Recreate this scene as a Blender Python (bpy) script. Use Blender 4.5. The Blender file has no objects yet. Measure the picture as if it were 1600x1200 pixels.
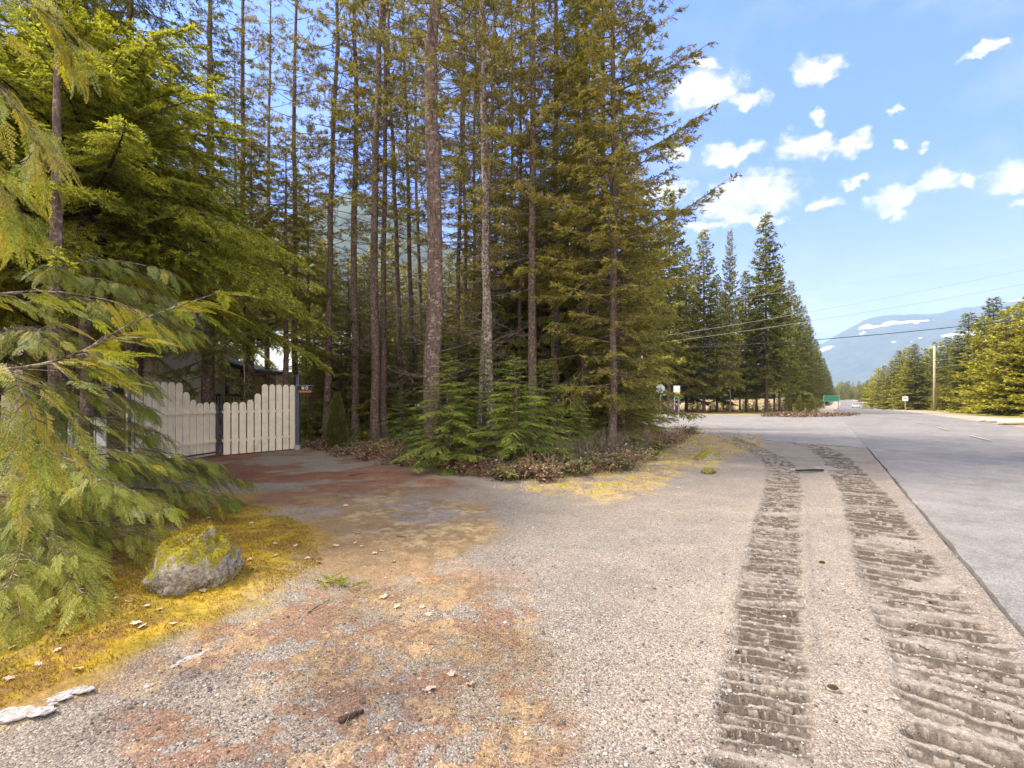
import bpy, math, random
import numpy as np
from mathutils import Vector, Matrix
PI = math.pi
rng = np.random.default_rng(11)
random.seed(5)
scene = bpy.context.scene
col = scene.collection

# ------------------------------------------------------------ camera, light, sky, exposure
CAMH, F, HV = 1.6, 800.0, 622.0          # camera height, focal length in photo pixels, horizon row
cd = bpy.data.cameras.new('camera'); cam = bpy.data.objects.new('camera', cd); col.objects.link(cam)
cam.location = (0, 0, CAMH); cam.rotation_euler = (PI / 2, 0, 0)
cd.lens = 18.0; cd.sensor_width = 36.0; cd.shift_y = 22.0 / 1600.0
cd.clip_start = 0.05; cd.clip_end = 30000
scene.camera = cam
SUN_AZ, SUN_EL = math.radians(-82), math.radians(50)
sv = Vector((math.sin(SUN_AZ) * math.cos(SUN_EL), math.cos(SUN_AZ) * math.cos(SUN_EL), math.sin(SUN_EL)))
sd = bpy.data.lights.new('sun', 'SUN'); so = bpy.data.objects.new('sun', sd); col.objects.link(so)
sd.energy = 2.15; sd.angle = math.radians(10); sd.color = (1.0, 0.90, 0.76)
so.rotation_euler = (-sv).to_track_quat('-Z', 'Y').to_euler(); so.location = (0, 0, 40)
scene.view_settings.view_transform = 'Standard'; scene.view_settings.look = 'None'
scene.view_settings.exposure = 2.38; scene.view_settings.gamma = 1.0
scene.cycles.max_bounces = 7; scene.cycles.diffuse_bounces = 5; scene.cycles.glossy_bounces = 2
scene.cycles.transmission_bounces = 3; scene.cycles.volume_bounces = 0; scene.cycles.transparent_max_bounces = 6
scene.cycles.caustics_reflective = False; scene.cycles.caustics_refractive = False
try: scene.cycles.use_denoising = True
except Exception: pass


class NT:
    """small node-tree helper"""
    def __init__(s, tree): s.t = tree; s.t.nodes.clear()
    def n(s, typ, ins=None, **attrs):
        nd = s.t.nodes.new(typ)
        for k, v in attrs.items(): setattr(nd, k, v)
        for k, v in (ins or {}).items():
            sock = nd.inputs[k]
            if hasattr(v, 'is_output') or isinstance(v, bpy.types.NodeSocket): s.t.links.new(v, sock)
            else: sock.default_value = v
        return nd
    def math(s, op, a, b=0.0, c=None, clamp=False):
        nd = s.n('ShaderNodeMath', {0: a, 1: b}, operation=op, use_clamp=clamp)
        if c is not None:
            if isinstance(c, bpy.types.NodeSocket): s.t.links.new(c, nd.inputs[2])
            else: nd.inputs[2].default_value = c
        return nd.outputs[0]
    def mix(s, f, a, b, mode='MIX'):
        nd = s.n('ShaderNodeMix', data_type='RGBA', blend_type=mode)
        for idx, v in ((0, f), (6, a), (7, b)):
            if isinstance(v, bpy.types.NodeSocket): s.t.links.new(v, nd.inputs[idx])
            else: nd.inputs[idx].default_value = v if idx == 0 else (tuple(v) + (1,))[:4]
        return nd.outputs[2]
    def ramp(s, f, stops, interp='LINEAR'):
        nd = s.n('ShaderNodeValToRGB', {0: f}); r = nd.color_ramp; r.interpolation = interp
        while len(r.elements) < len(stops): r.elements.new(0.5)
        for e, (p, c) in zip(r.elements, stops):
            e.position = p; e.color = (c, c, c, 1) if isinstance(c, (int, float)) else tuple(c) + (1,)
        return nd.outputs[0]
    def noise(s, vec, scale, detail=3, rough=.55, dist=0.0):
        return s.n('ShaderNodeTexNoise', {'Vector': vec, 'Scale': scale, 'Detail': detail, 'Roughness': rough, 'Distortion': dist}).outputs['Fac']


def build_world():
    w = bpy.data.worlds.new('World'); scene.world = w; w.use_nodes = True
    T = NT(w.node_tree)
    sky = T.n('ShaderNodeTexSky'); sky.sky_type = 'NISHITA'; sky.sun_disc = False
    sky.sun_elevation = SUN_EL; sky.sun_rotation = SUN_AZ
    sky.air_density = 1.0; sky.dust_density = 0.6; sky.ozone_density = 2.2; sky.altitude = 400
    d = T.n('ShaderNodeTexCoord').outputs['Generated']
    sp = T.n('ShaderNodeSeparateXYZ', {0: d})
    az = T.math('ARCTAN2', sp.outputs[0], sp.outputs[1]); el = T.math('ARCSINE', sp.outputs[2])
    p = T.n('ShaderNodeCombineXYZ', {0: az, 1: el, 2: 0.0}).outputs[0]
    n1 = T.n('ShaderNodeTexNoise', {'Vector': p, 'Scale': 16.0, 'Detail': 5.0, 'Roughness': .62})
    wob = T.n('ShaderNodeVectorMath', {0: n1.outputs['Color'], 1: (.5, .5, .5)}, operation='SUBTRACT').outputs[0]
    wob = T.n('ShaderNodeVectorMath', {0: wob, 'Scale': 0.075}, operation='SCALE').outputs[0]
    pw = T.n('ShaderNodeVectorMath', {0: p, 1: wob}, operation='ADD').outputs[0]
    # clouds: (column, row, half width, half height) of each cloud, turned into azimuth/elevation
    blobs = [(1278, 104, 40, 24), (1105, 145, 55, 30), (1172, 152, 34, 13), (1100, 104, 22, 14), (1055, 241, 30, 14), (1150, 240, 55, 15), (1258, 226, 40, 27),
             (1322, 222, 34, 15), (1165, 306, 78, 34), (1185, 338, 55, 10), (1105, 352, 36, 9), (1402, 311, 44, 16), (1463, 290, 38, 22), (1521, 283, 14, 12),
             (1578, 279, 42, 27), (1592, 320, 22, 8), (1286, 313, 34, 8), (1045, 300, 42, 18), (1398, 174, 9, 6), (1272, 178, 14, 10), (1436, 234, 14, 6),
             (1340, 280, 22, 8), (1395, 330, 30, 8), (1540, 72, 40, 9), (1410, 228, 9, 10), (30, 120, 70, 50), (-60, 300, 90, 40), (1700, 180, 70, 30), (1780, 330, 80, 22)]
    m = None
    for (u, v, a, b) in blobs:
        x, z = (u - 800) / F, (HV - v) / F
        A = math.atan2(x, 1.0); E = math.atan2(z, math.hypot(x, 1.0))
        ra = a / F * math.cos(A) ** 2 * 1.02; rb = b / F * math.cos(A) * math.cos(E) ** 2 * 1.02
        s1 = T.n('ShaderNodeVectorMath', {0: pw, 1: (A, E, 0)}, operation='SUBTRACT').outputs[0]
        s2 = T.n('ShaderNodeVectorMath', {0: s1, 1: (1 / ra, 1 / rb, 0)}, operation='MULTIPLY').outputs[0]
        ln = T.n('ShaderNodeVectorMath', {0: s2}, operation='LENGTH').outputs['Value']
        q = T.math('SUBTRACT', 1.0, ln)
        m = q if m is None else T.math('MAXIMUM', m, q)
    p2 = T.n('ShaderNodeVectorMath', {0: p, 1: (1, 1.7, 1)}, operation='MULTIPLY').outputs[0]
    n2 = T.noise(p2, 24.0, 8, .68)
    m = T.math('MULTIPLY_ADD', T.math('SUBTRACT', n2, .52), 2.1, m)
    cl = T.n('ShaderNodeMapRange', {0: m, 1: -.26, 2: .50, 3: 0.0, 4: 1.0}, interpolation_type='SMOOTHSTEP').outputs[0]
    # thin haze band of cloud over the far mountain
    p3 = T.n('ShaderNodeVectorMath', {0: p, 1: (2.2, 9, 1)}, operation='MULTIPLY').outputs[0]
    n3 = T.noise(p3, 3.0, 5, .6)
    band = T.n('ShaderNodeMapRange', {0: el, 1: .26, 2: .10, 3: 0.0, 4: 1.0}, interpolation_type='SMOOTHSTEP').outputs[0]
    wis = T.math('MULTIPLY', band, T.n('ShaderNodeMapRange', {0: n3, 1: .42, 2: .72, 3: .12, 4: .75}).outputs[0])
    upper = T.n('ShaderNodeMapRange', {0: T.noise(p2, 4.5, 4, .6), 1: .5, 2: .8, 3: 0.0, 4: .3}).outputs[0]
    cov = T.math('MAXIMUM', T.math('MAXIMUM', cl, wis), upper)
    # unseen bright cloud added overhead and behind the viewpoint as fill light
    over = T.n('ShaderNodeMapRange', {0: T.math('ADD', el, T.math('MULTIPLY', T.noise(d, 1.6, 4), .35)), 1: .85, 2: 1.15, 3: 0.0, 4: .92}, interpolation_type='SMOOTHSTEP').outputs[0]
    back = T.n('ShaderNodeMapRange', {0: T.math('ADD', sp.outputs[1], T.math('MULTIPLY', T.noise(d, 2.2, 4), .5)), 1: .15, 2: -.25, 3: 0.0, 4: .9}, interpolation_type='SMOOTHSTEP').outputs[0]
    cov = T.math('MAXIMUM', cov, T.math('MAXIMUM', over, back))
    shade = T.n('ShaderNodeMapRange', {0: n2, 1: .38, 2: .62, 3: .80, 4: 1.0}).outputs[0]
    white = T.n('ShaderNodeVectorMath', {0: (2.95, 2.85, 2.75), 'Scale': shade}, operation='SCALE').outputs[0]
    white = T.n('ShaderNodeVectorMath', {0: white, 'Scale': T.math('MULTIPLY_ADD', T.math('MAXIMUM', over, back), 1.9, 1.0)}, operation='SCALE').outputs[0]
    skyc = T.mix(1.0, sky.outputs[0], (0.47, 0.575, 1.02), 'MULTIPLY')
    ef = T.n('ShaderNodeMapRange', {0: el, 1: 0.0, 2: .75, 3: .60, 4: 1.25}, interpolation_type='SMOOTHSTEP').outputs[0]
    skyc = T.n('ShaderNodeVectorMath', {0: skyc, 'Scale': ef}, operation='SCALE').outputs[0]
    hz = T.n('ShaderNodeMapRange', {0: el, 1: .42, 2: .02, 3: 0.0, 4: .55}, interpolation_type='SMOOTHSTEP').outputs[0]
    skyc = T.mix(hz, skyc, (1.95, 2.06, 2.45))
    c = T.mix(cov, skyc, white)
    bg = T.n('ShaderNodeBackground', {'Color': c, 'Strength': 0.082})
    o = T.n('ShaderNodeOutputWorld'); w.node_tree.links.new(bg.outputs[0], o.inputs[0])
build_world()


# ------------------------------------------------------------ helpers
def X_at(u, Y): return (u - 800.0) / F * Y
def Z_at(v, Y): return CAMH + (HV - v) / F * Y
def G(u, v):
    """point of level ground seen at a pixel of the photograph"""
    Y = CAMH * F / (v - HV); return (X_at(u, Y), Y)

_tab = np.random.default_rng(3).random((256, 256))
def vnoise(x, y, off=0):
    x = x + off * 17.31; y = y + off * 9.77
    xi = np.floor(x).astype(np.int64); yi = np.floor(y).astype(np.int64)
    fx = x - xi; fy = y - yi; fx = fx * fx * (3 - 2 * fx); fy = fy * fy * (3 - 2 * fy)
    g = lambda a, b: _tab[a & 255, b & 255]
    return (g(xi, yi) * (1 - fx) + g(xi + 1, yi) * fx) * (1 - fy) + (g(xi, yi + 1) * (1 - fx) + g(xi + 1, yi + 1) * fx) * fy
def fbm(x, y, s, o=4, off=0):
    t = 0; a = .5; n = 0
    for k in range(o): t = t + a * vnoise(x * s, y * s, off + k * 3); n += a; a *= .5; s *= 2.03
    return t / n
def sstep(a, b, x):
    t = np.clip((x - a) / (b - a), 0, 1); return t * t * (3 - 2 * t)
def poly_sd(x, y, P):
    """signed distance to a polygon, positive inside"""
    P = np.array(P, float); d = np.full(np.shape(x), 1e9); ins = np.zeros(np.shape(x), bool)
    for i in range(len(P)):
        a, b = P[i], P[(i + 1) % len(P)]; e = b - a
        t = np.clip(((x - a[0]) * e[0] + (y - a[1]) * e[1]) / (e @ e + 1e-9), 0, 1)
        d = np.minimum(d, np.hypot(x - a[0] - t * e[0], y - a[1] - t * e[1]))
        if abs(e[1]) > 1e-9:
            c = ((a[1] > y) != (b[1] > y)) & (x < e[0] * (y - a[1]) / e[1] + a[0]); ins ^= c
    return np.where(ins, d, -d)
def line_coord(x, y, P):
    """(arc length along polyline, signed lateral offset, distance)"""
    P = np.array(P, float); best = np.full(np.shape(x), 1e9); S = np.zeros(np.shape(x)); Lt = np.zeros(np.shape(x)); acc = 0
    for i in range(len(P) - 1):
        a, b = P[i], P[i + 1]; e = b - a; l = math.hypot(*e); e = e / l
        t = (x - a[0]) * e[0] + (y - a[1]) * e[1]; tc = np.clip(t, 0, l)
        dx = x - a[0] - tc * e[0]; dy = y - a[1] - tc * e[1]; d = np.hypot(dx, dy)
        m = d < best; best = np.where(m, d, best); S = np.where(m, acc + tc, S)
        Lt = np.where(m, (x - a[0]) * e[1] - (y - a[1]) * e[0], Lt); acc += l
    return S, Lt, best

def tag(o, label=None, cat=None, group=None, kind=None):
    if label: o['label'] = label
    if cat: o['category'] = cat
    if group: o['group'] = group
    if kind: o['kind'] = kind
    return o
def link(name, me, parent=None):
    o = bpy.data.objects.new(name, me); col.objects.link(o)
    if parent is not None: o.parent = parent
    return o
def make_mesh(name, V, faces, mat, smooth=False, attrs=None):
    V = np.ascontiguousarray(V, dtype=np.float32).reshape(-1, 3)
    if not isinstance(faces, list): faces = [faces]
    faces = [np.asarray(f, dtype=np.int32) for f in faces if len(f)]
    loops = np.concatenate([f.ravel() for f in faces])
    sizes = np.concatenate([np.full(len(f), f.shape[1], np.int32) for f in faces])
    starts = np.concatenate([[0], np.cumsum(sizes)[:-1]]).astype(np.int32)
    me = bpy.data.meshes.new(name)
    me.vertices.add(len(V)); me.vertices.foreach_set('co', V.ravel())
    me.loops.add(len(loops)); me.loops.foreach_set('vertex_index', loops)
    me.polygons.add(len(sizes)); me.polygons.foreach_set('loop_start', starts)
    me.polygons.foreach_set('use_smooth', np.full(len(sizes), smooth))
    me.update(calc_edges=True)
    for k, a in (attrs or {}).items():
        if a.ndim == 2:
            at = me.attributes.new(k, 'FLOAT_COLOR', 'POINT'); at.data.foreach_set('color', a.astype(np.float32).ravel())
        else:
            at = me.attributes.new(k, 'FLOAT', 'POINT'); at.data.foreach_set('value', a.astype(np.float32).ravel())
    if mat is not None: me.materials.append(mat)
    return me
def nrm(a): return a / np.maximum(np.linalg.norm(a, axis=-1, keepdims=True), 1e-9)

class MB:
    """collects simple solids into one mesh"""
    def __init__(s): s.V = []; s.F = []; s.n = 0
    def add(s, V, Fs):
        s.V.append(np.asarray(V, float)); s.F += [np.asarray(f) + s.n for f in Fs]; s.n += len(V)
    def box(s, c, sz, rz=0.0, rot=None):
        x, y, z = [k / 2 for k in sz]
        V = np.array([(a, b, d) for a in (-x, x) for b in (-y, y) for d in (-z, z)])
        R = np.array(rot if rot is not None else Matrix.Rotation(rz, 3, 'Z'))
        V = V @ R.T + np.array(c)
        s.add(V, [np.array([[0, 1, 3, 2], [4, 6, 7, 5], [0, 4, 5, 1], [2, 3, 7, 6], [0, 2, 6, 4], [1, 5, 7, 3]])]); return s
    def prism(s, poly, a, b, axis=1):
        """polygon in the two other axes, extruded along axis from a to b"""
        n = len(poly); V = []
        for t in (a, b):
            for p in poly:
                q = [p[0], p[1]]; q.insert(axis, t); V.append(q)
        Fs = [np.array([[i, (i + 1) % n, n + (i + 1) % n, n + i]]) for i in range(n)]
        Fs += [np.array([list(range(n))[::-1]]), np.array([list(range(n, 2 * n))])]
        s.add(V, Fs); return s
    def tube(s, pts, rad, n=8):
        V, Fq = tubes(np.array([pts], float), np.array([rad if hasattr(rad, '__len__') else [rad] * len(pts)], float), n)
        s.add(V, [Fq]); m = len(pts)
        s.F.append(np.array([[s.n - n + k for k in range(n)]])); s.F.append(np.array([[s.n - n * m + k for k in range(n)][::-1]])); return s
    def build(s, name, mat, parent=None, smooth=False):
        by = {}
        for f in s.F: by.setdefault(f.shape[1], []).append(f)
        me = make_mesh(name, np.concatenate(s.V), [np.concatenate(v) for v in by.values()], mat, smooth)
        return link(name, me, parent)

def tubes(P, R, n=5):
    """P (B,K,3) polylines, R (B,K) radii -> verts, quads"""
    B, K, _ = P.shape
    T = np.empty_like(P); T[:, 1:-1] = P[:, 2:] - P[:, :-2]; T[:, 0] = P[:, 1] - P[:, 0]; T[:, -1] = P[:, -1] - P[:, -2]; T = nrm(T)
    up = np.where(np.abs(T[..., 2:3]) > .92, np.array([1., 0, 0]), np.array([0, 0, 1.]))
    A = nrm(np.cross(T, up)); Bn = np.cross(T, A)
    ang = np.arange(n) * 2 * PI / n
    ring = A[:, :, None] * np.cos(ang)[None, None, :, None] + Bn[:, :, None] * np.sin(ang)[None, None, :, None]
    V = P[:, :, None] + ring * R[:, :, None, None]
    idx = np.arange(B * K * n).reshape(B, K, n)
    a = idx[:, :-1]; b = idx[:, 1:]; q = np.stack([a, np.roll(a, -1, 2), np.roll(b, -1, 2), b], -1).reshape(-1, 4)
    return V.reshape(-1, 3), q
def kites(O, D, N, L, W, mid=.42):
    """slim leaf-shaped quads"""
    S = nrm(np.cross(D, N)) * (W / 2)[:, None]; E = D * L[:, None]
    V = np.stack([O, O + E * mid + S, O + E, O + E * mid - S], 1).reshape(-1, 3)
    return V, np.arange(len(O) * 4).reshape(-1, 4)
def join(parts):
    V = []; Fq = []; n = 0
    for v, f in parts: V.append(v); Fq.append(f + n); n += len(v)
    return np.concatenate(V), np.concatenate(Fq)

# ------------------------------------------------------------ materials
def new_mat(name):
    m = bpy.data.materials.new(name); m.use_nodes = True; T = NT(m.node_tree)
    return m, T
def finish(T, base, rough=.8, bump=None, bstr=.3, bdist=.02, metal=0.0, spec=.3):
    ins = {'Base Color': base, 'Roughness': rough, 'Metallic': metal, 'Specular IOR Level': spec}
    if bump is not None:
        ins['Normal'] = T.n('ShaderNodeBump', {'Height': bump, 'Strength': bstr, 'Distance': bdist}).outputs[0]
    b = T.n('ShaderNodeBsdfPrincipled', ins); o = T.n('ShaderNodeOutputMaterial', {0: b.outputs[0]})
def foliage(name, cs, trans=.3, clump=.9, vary=.5):
    """cs: dark, mid, light leaf colours. Variation leaf by leaf, bough by bough and tree by tree."""
    m, T = new_mat(name)
    g = T.n('ShaderNodeNewGeometry'); pos = g.outputs['Position']
    r = g.outputs['Random Per Island']; oi = T.n('ShaderNodeObjectInfo').outputs['Random']
    f = T.math('ADD', T.math('MULTIPLY', r, vary), T.math('MULTIPLY', T.noise(pos, clump, 2), 1.25 - vary))
    f = T.math('ADD', f, T.math('MULTIPLY', T.math('SUBTRACT', oi, .5), .22))
    c = T.ramp(f, [(.32, cs[0]), (.62, cs[1]), (.95, cs[2])])
    df = T.n('ShaderNodeBsdfPrincipled', {'Base Color': c, 'Roughness': .6, 'Specular IOR Level': .25})
    tr = T.n('ShaderNodeBsdfTranslucent', {'Color': T.mix(1.0, c, (1.25, 1.25, .6), 'MULTIPLY')})
    mx = T.n('ShaderNodeMixShader', {0: trans, 1: df.outputs[0], 2: tr.outputs[0]})
    T.n('ShaderNodeOutputMaterial', {0: mx.outputs[0]}); return m
def bark(name, c1, c2, c3, sc=9.0, lich=.62):
    m, T = new_mat(name)
    tc = T.n('ShaderNodeTexCoord').outputs['Object']
    st = T.n('ShaderNodeVectorMath', {0: tc, 1: (1, 1, .28)}, operation='MULTIPLY').outputs[0]
    n1 = T.noise(st, sc * 2.2, 4, .65, .6); n2 = T.noise(tc, sc * .9, 4, .7); n3 = T.noise(tc, 1.1, 2)
    c = T.ramp(n1, [(.35, c1), (.62, c2)])
    c = T.mix(T.n('ShaderNodeMapRange', {0: T.math('ADD', n2, T.math('MULTIPLY', n3, .15)), 1: lich, 2: lich + .1}).outputs[0], c, c3)
    finish(T, c, .9, n1, .9, .03, spec=.15); return m
def plain(name, c, rough=.7, var=.12, sc=6.0, metal=0.0, spec=.3, dirt=None):
    m, T = new_mat(name)
    tc = T.n('ShaderNodeTexCoord').outputs['Object']; n = T.noise(tc, sc, 4, .6)
    c2 = tuple(k * (1 - var * 2) for k in c); c3 = tuple(min(1, k * (1 + var)) for k in c)
    cc = T.ramp(n, [(.3, c2), (.7, c3)])
    if dirt: cc = T.mix(T.n('ShaderNodeMapRange', {0: T.noise(tc, sc * .35, 5, .7), 1: .55, 2: .75, 3: 0.0, 4: .6}).outputs[0], cc, dirt)
    finish(T, cc, rough, n, .15, .01, metal, spec); return m

M = {}
M['fir'] = foliage('fir_needles', ((.085, .095, .020), (.200, .202, .036), (.36, .32, .065)), .40)
M['fir_dark'] = foliage('dark_fir_needles', ((.060, .078, .022), (.145, .160, .036), (.27, .255, .06)), .36)
M['pine'] = foliage('pine_needles', ((.105, .098, .026), (.235, .205, .044), (.40, .325, .08)), .40)
M['hemlock'] = foliage('hemlock_needles', ((.085, .13, .022), (.20, .27, .035), (.38, .42, .06)), .35, 2.2)
M['bough'] = foliage('bright_needles', ((.13, .145, .024), (.31, .32, .042), (.54, .50, .07)), .42, 1.3)
M['cedar'] = foliage('cedar_sprays', ((.07, .10, .020), (.19, .22, .034), (.42, .40, .07)), .42, 1.8)
M['cedar_yellow'] = foliage('yellow_cedar_sprays', ((.14, .14, .02), (.32, .27, .035), (.48, .36, .06)), .35, 3)
M['yellow'] = foliage('yellow_green_leaves', ((.15, .15, .02), (.32, .30, .03), (.50, .45, .05)), .35, .5)
M['pineyoung'] = foliage('olive_needles', ((.11, .11, .018), (.25, .23, .034), (.42, .36, .06)), .35, .5)
M['hedge'] = foliage('hedge_cedar_leaves', ((.05, .055, .015), (.13, .12, .025), (.24, .19, .05)), .2, 4)
M['salal'] = foliage('broad_green_leaves', ((.05, .065, .025), (.13, .15, .05), (.30, .29, .12)), .2, 4)
M['brown_leaf'] = foliage('dead_leaves', ((.06, .032, .018), (.15, .085, .048), (.36, .25, .17)), .15, 2, .8)
M['straw'] = foliage('dry_grass', ((.22, .145, .06), (.34, .24, .115), (.46, .35, .20)), .2, 2)
M['moss'] = foliage('moss_tufts', ((.10, .065, .008), (.25, .165, .012), (.38, .28, .02)), .2, 2.5)
M['pale_leaf'] = foliage('pale_dead_leaf', ((.28, .18, .13), (.42, .31, .24), (.55, .45, .37)), .2, 3, .8)
M['bark'] = bark('grey_brown_bark', (.060, .040, .032), (.17, .115, .09), (.30, .23, .19), 14)
M['bark_pale'] = bark('pale_lichen_bark', (.07, .05, .04), (.17, .125, .10), (.34, .28, .24), 16, .55)
M['bark_moss'] = bark('mossy_bark', (.05, .035, .02), (.13, .10, .05), (.17, .17, .04), 7, .5)
M['twig'] = bark('twig_bark', (.06, .04, .03), (.17, .12, .09), (.30, .25, .20), 20, .58)
M['twig_dark'] = bark('dark_twig_bark', (.035, .022, .018), (.09, .06, .05), (.2, .17, .12), 20, .66)
M['twig_red'] = plain('reddish_twig', (.38, .20, .13), .6)
M['cream'] = plain('cream_painted_wood', (.78, .69, .54), .6, .07, 5, dirt=(.40, .37, .25))
M['white'] = plain('white_vinyl', (.72, .70, .68), .5, .05)
M['steel'] = plain('grey_steel', (.10, .11, .14), .45, .1, metal=.5)
M['galv'] = plain('galvanised_metal', (.38, .37, .37), .5, .1, metal=.3)
M['siding'] = plain('beige_siding', (.50, .40, .29), .6, .07, 2)
M['siding_light'] = plain('pale_beige_siding', (.62, .52, .38), .6, .07, 2)
M['black'] = plain('black_paint', (.012, .011, .011), .5)
M['darkwood'] = plain('dark_wood', (.06, .035, .025), .7)
M['roof_dark'] = plain('dark_roofing', (.035, .035, .036), .7)
M['metalroof'] = plain('pale_green_metal_roof', (.66, .72, .70), .35, .06, 1.5, spec=.5)
M['frame'] = plain('brown_trim', (.20, .13, .09), .6)
M['orangewood'] = plain('orange_wood', (.45, .17, .07), .6)
M['pole'] = plain('weathered_pole_wood', (.42, .35, .26), .85, .15, 4)
M['wire'] = plain('wire_metal', (.32, .31, .29), .5)
M['wire_dark'] = plain('dark_cable', (.03, .03, .035), .5)
M['signwhite'] = plain('white_sign_paint', (.78, .76, .76), .45, .04)
M['signback'] = plain('bare_sign_aluminium', (.52, .50, .50), .45, .06)
M['signgreen'] = plain('green_sign_paint', (.05, .30, .17), .5, .05)
M['signyellow'] = plain('yellow_sign_paint', (.85, .47, .02), .5, .03)
M['signblack'] = plain('black_sign_plastic', (.02, .02, .022), .4)
M['signred'] = plain('orange_red_lettering', (.50, .12, .04), .5)
M['tyre'] = plain('tyre_rubber', (.02, .02, .02), .8)
M['carwhite'] = plain('white_car_paint', (.74, .75, .77), .25, .02, spec=.6)
M['carteal'] = plain('pale_teal_car_paint', (.42, .58, .56), .3, .03, spec=.6)
M['lens'] = plain('headlight_lens', (.7, .7, .7), .15, spec=.7)
M['tail'] = plain('tail_lamp_red', (.4, .02, .02), .2, spec=.6)
M['rubber'] = plain('black_rubber_debris', (.018, .020, .022), .45)
M['cone'] = plain('cone_scales', (.16, .09, .045), .8)
M['log'] = plain('bleached_log', (.60, .47, .33), .8, .15, 4)
M['pebble'] = foliage('loose_stones', ((.07, .06, .053), (.165, .14, .125), (.36, .33, .30)), 0.0, 60, 1.0)
def glassmat():
    m, T = new_mat('dark_window_glass')
    finish(T, (.03, .035, .04, 1), .08, spec=.8); return m
M['glass'] = glassmat()
def rockmat():
    m, T = new_mat('mossy_rock')
    g = T.n('ShaderNodeNewGeometry'); pos = g.outputs['Position']; tc = T.n('ShaderNodeTexCoord').outputs['Object']
    up = T.n('ShaderNodeSeparateXYZ', {0: g.outputs['Normal']}).outputs[2]
    n = T.noise(tc, 7, 5, .7); n2 = T.noise(tc, 26, 5, .7)
    st = T.ramp(n2, [(.32, (.10, .08, .06)), (.5, (.28, .24, .19)), (.7, (.52, .46, .38))])
    mc = T.ramp(T.noise(tc, 60, 3), [(.3, (.10, .08, .01)), (.7, (.26, .23, .02))])
    f = T.n('ShaderNodeMapRange', {0: T.math('ADD', T.math('MULTIPLY', up, .36), T.math('MULTIPLY', T.math('ADD', n, n2), .62)), 1: .78, 2: .86}).outputs[0]
    finish(T, T.mix(f, st, mc), .95, n2, .8, .03, spec=.1); return m
M['rock'] = rockmat()
M['quartz'] = plain('white_rock', (.36, .33, .31), .95, .25, 45, dirt=(.22, .18, .15))
M['mossrock'] = plain('moss_cushion', (.15, .13, .028), .95, .3, 30)

# ------------------------------------------------------------ terrain
ROAD_C = [(-6.0, -20.3), (4.9, -2.0), (15.9, 16.0), (35.0, 47.4), (57.5, 84.0), (82.0, 122.0), (108.0, 162.0), (139.0, 209.0), (176.0, 268.0), (214, 330), (238.0, 372.0), (262, 440)]
def H(x, y):
    x = np.asarray(x, float); y = np.asarray(y, float)
    d = np.hypot(x, y)
    z = -1.5 * np.exp(-((d - 190) / 75.0) ** 2)
    left = sstep(1, -8, x + .22 * (y - 14)) * sstep(16, 30, y) * sstep(120, 60, y)
    z = z + .85 * left
    isl = poly_sd(x, y, [(-5, 14.6), (-2.4, 11.9), (-.2, 10.0), (1.8, 10.4), (4.8, 14.8), (6.0, 18.0), (5.5, 22), (2, 26.5), (-6, 30), (-6.2, 16)])
    z = z + .22 * sstep(0, 3.5, isl)
    s, l, dd = line_coord(x, y, ROAD_C)
    z = z + .5 * sstep(7, 18, -l) * 0 + np.where(l > 0, .9 * sstep(7.5, 26, l), 0) * sstep(20, 50, y)
    return z
# the two tracked-vehicle trails in the gravel
TRK_A = [(2.2, 2.0), (2.65, 3.2), (3.6, 4.6), (4.65, 5.6 + .6), (5.9, 8.4), (7.2, 10.6), (8.6, 13.4), (9.9, 16.2), (10.6, 18.6)]
TRK_A = [(1.95, 2.0), (2.45, 2.68), (2.86, 3.4), (3.33, 4.3), (4.12, 5.6), (5.75, 8.3), (7.4, 11.4), (8.7, 13.8), (9.9, 16.6), (10.3, 19.2), (9.6, 22.5)]
TRK_B = [(.95, 1.9), (1.22, 2.5), (1.85, 3.7), (2.3, 4.55), (3.65, 7.0), (5.0, 9.4), (6.3, 12.0), (7.2, 14.6), (7.9, 17.5)]

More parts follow.
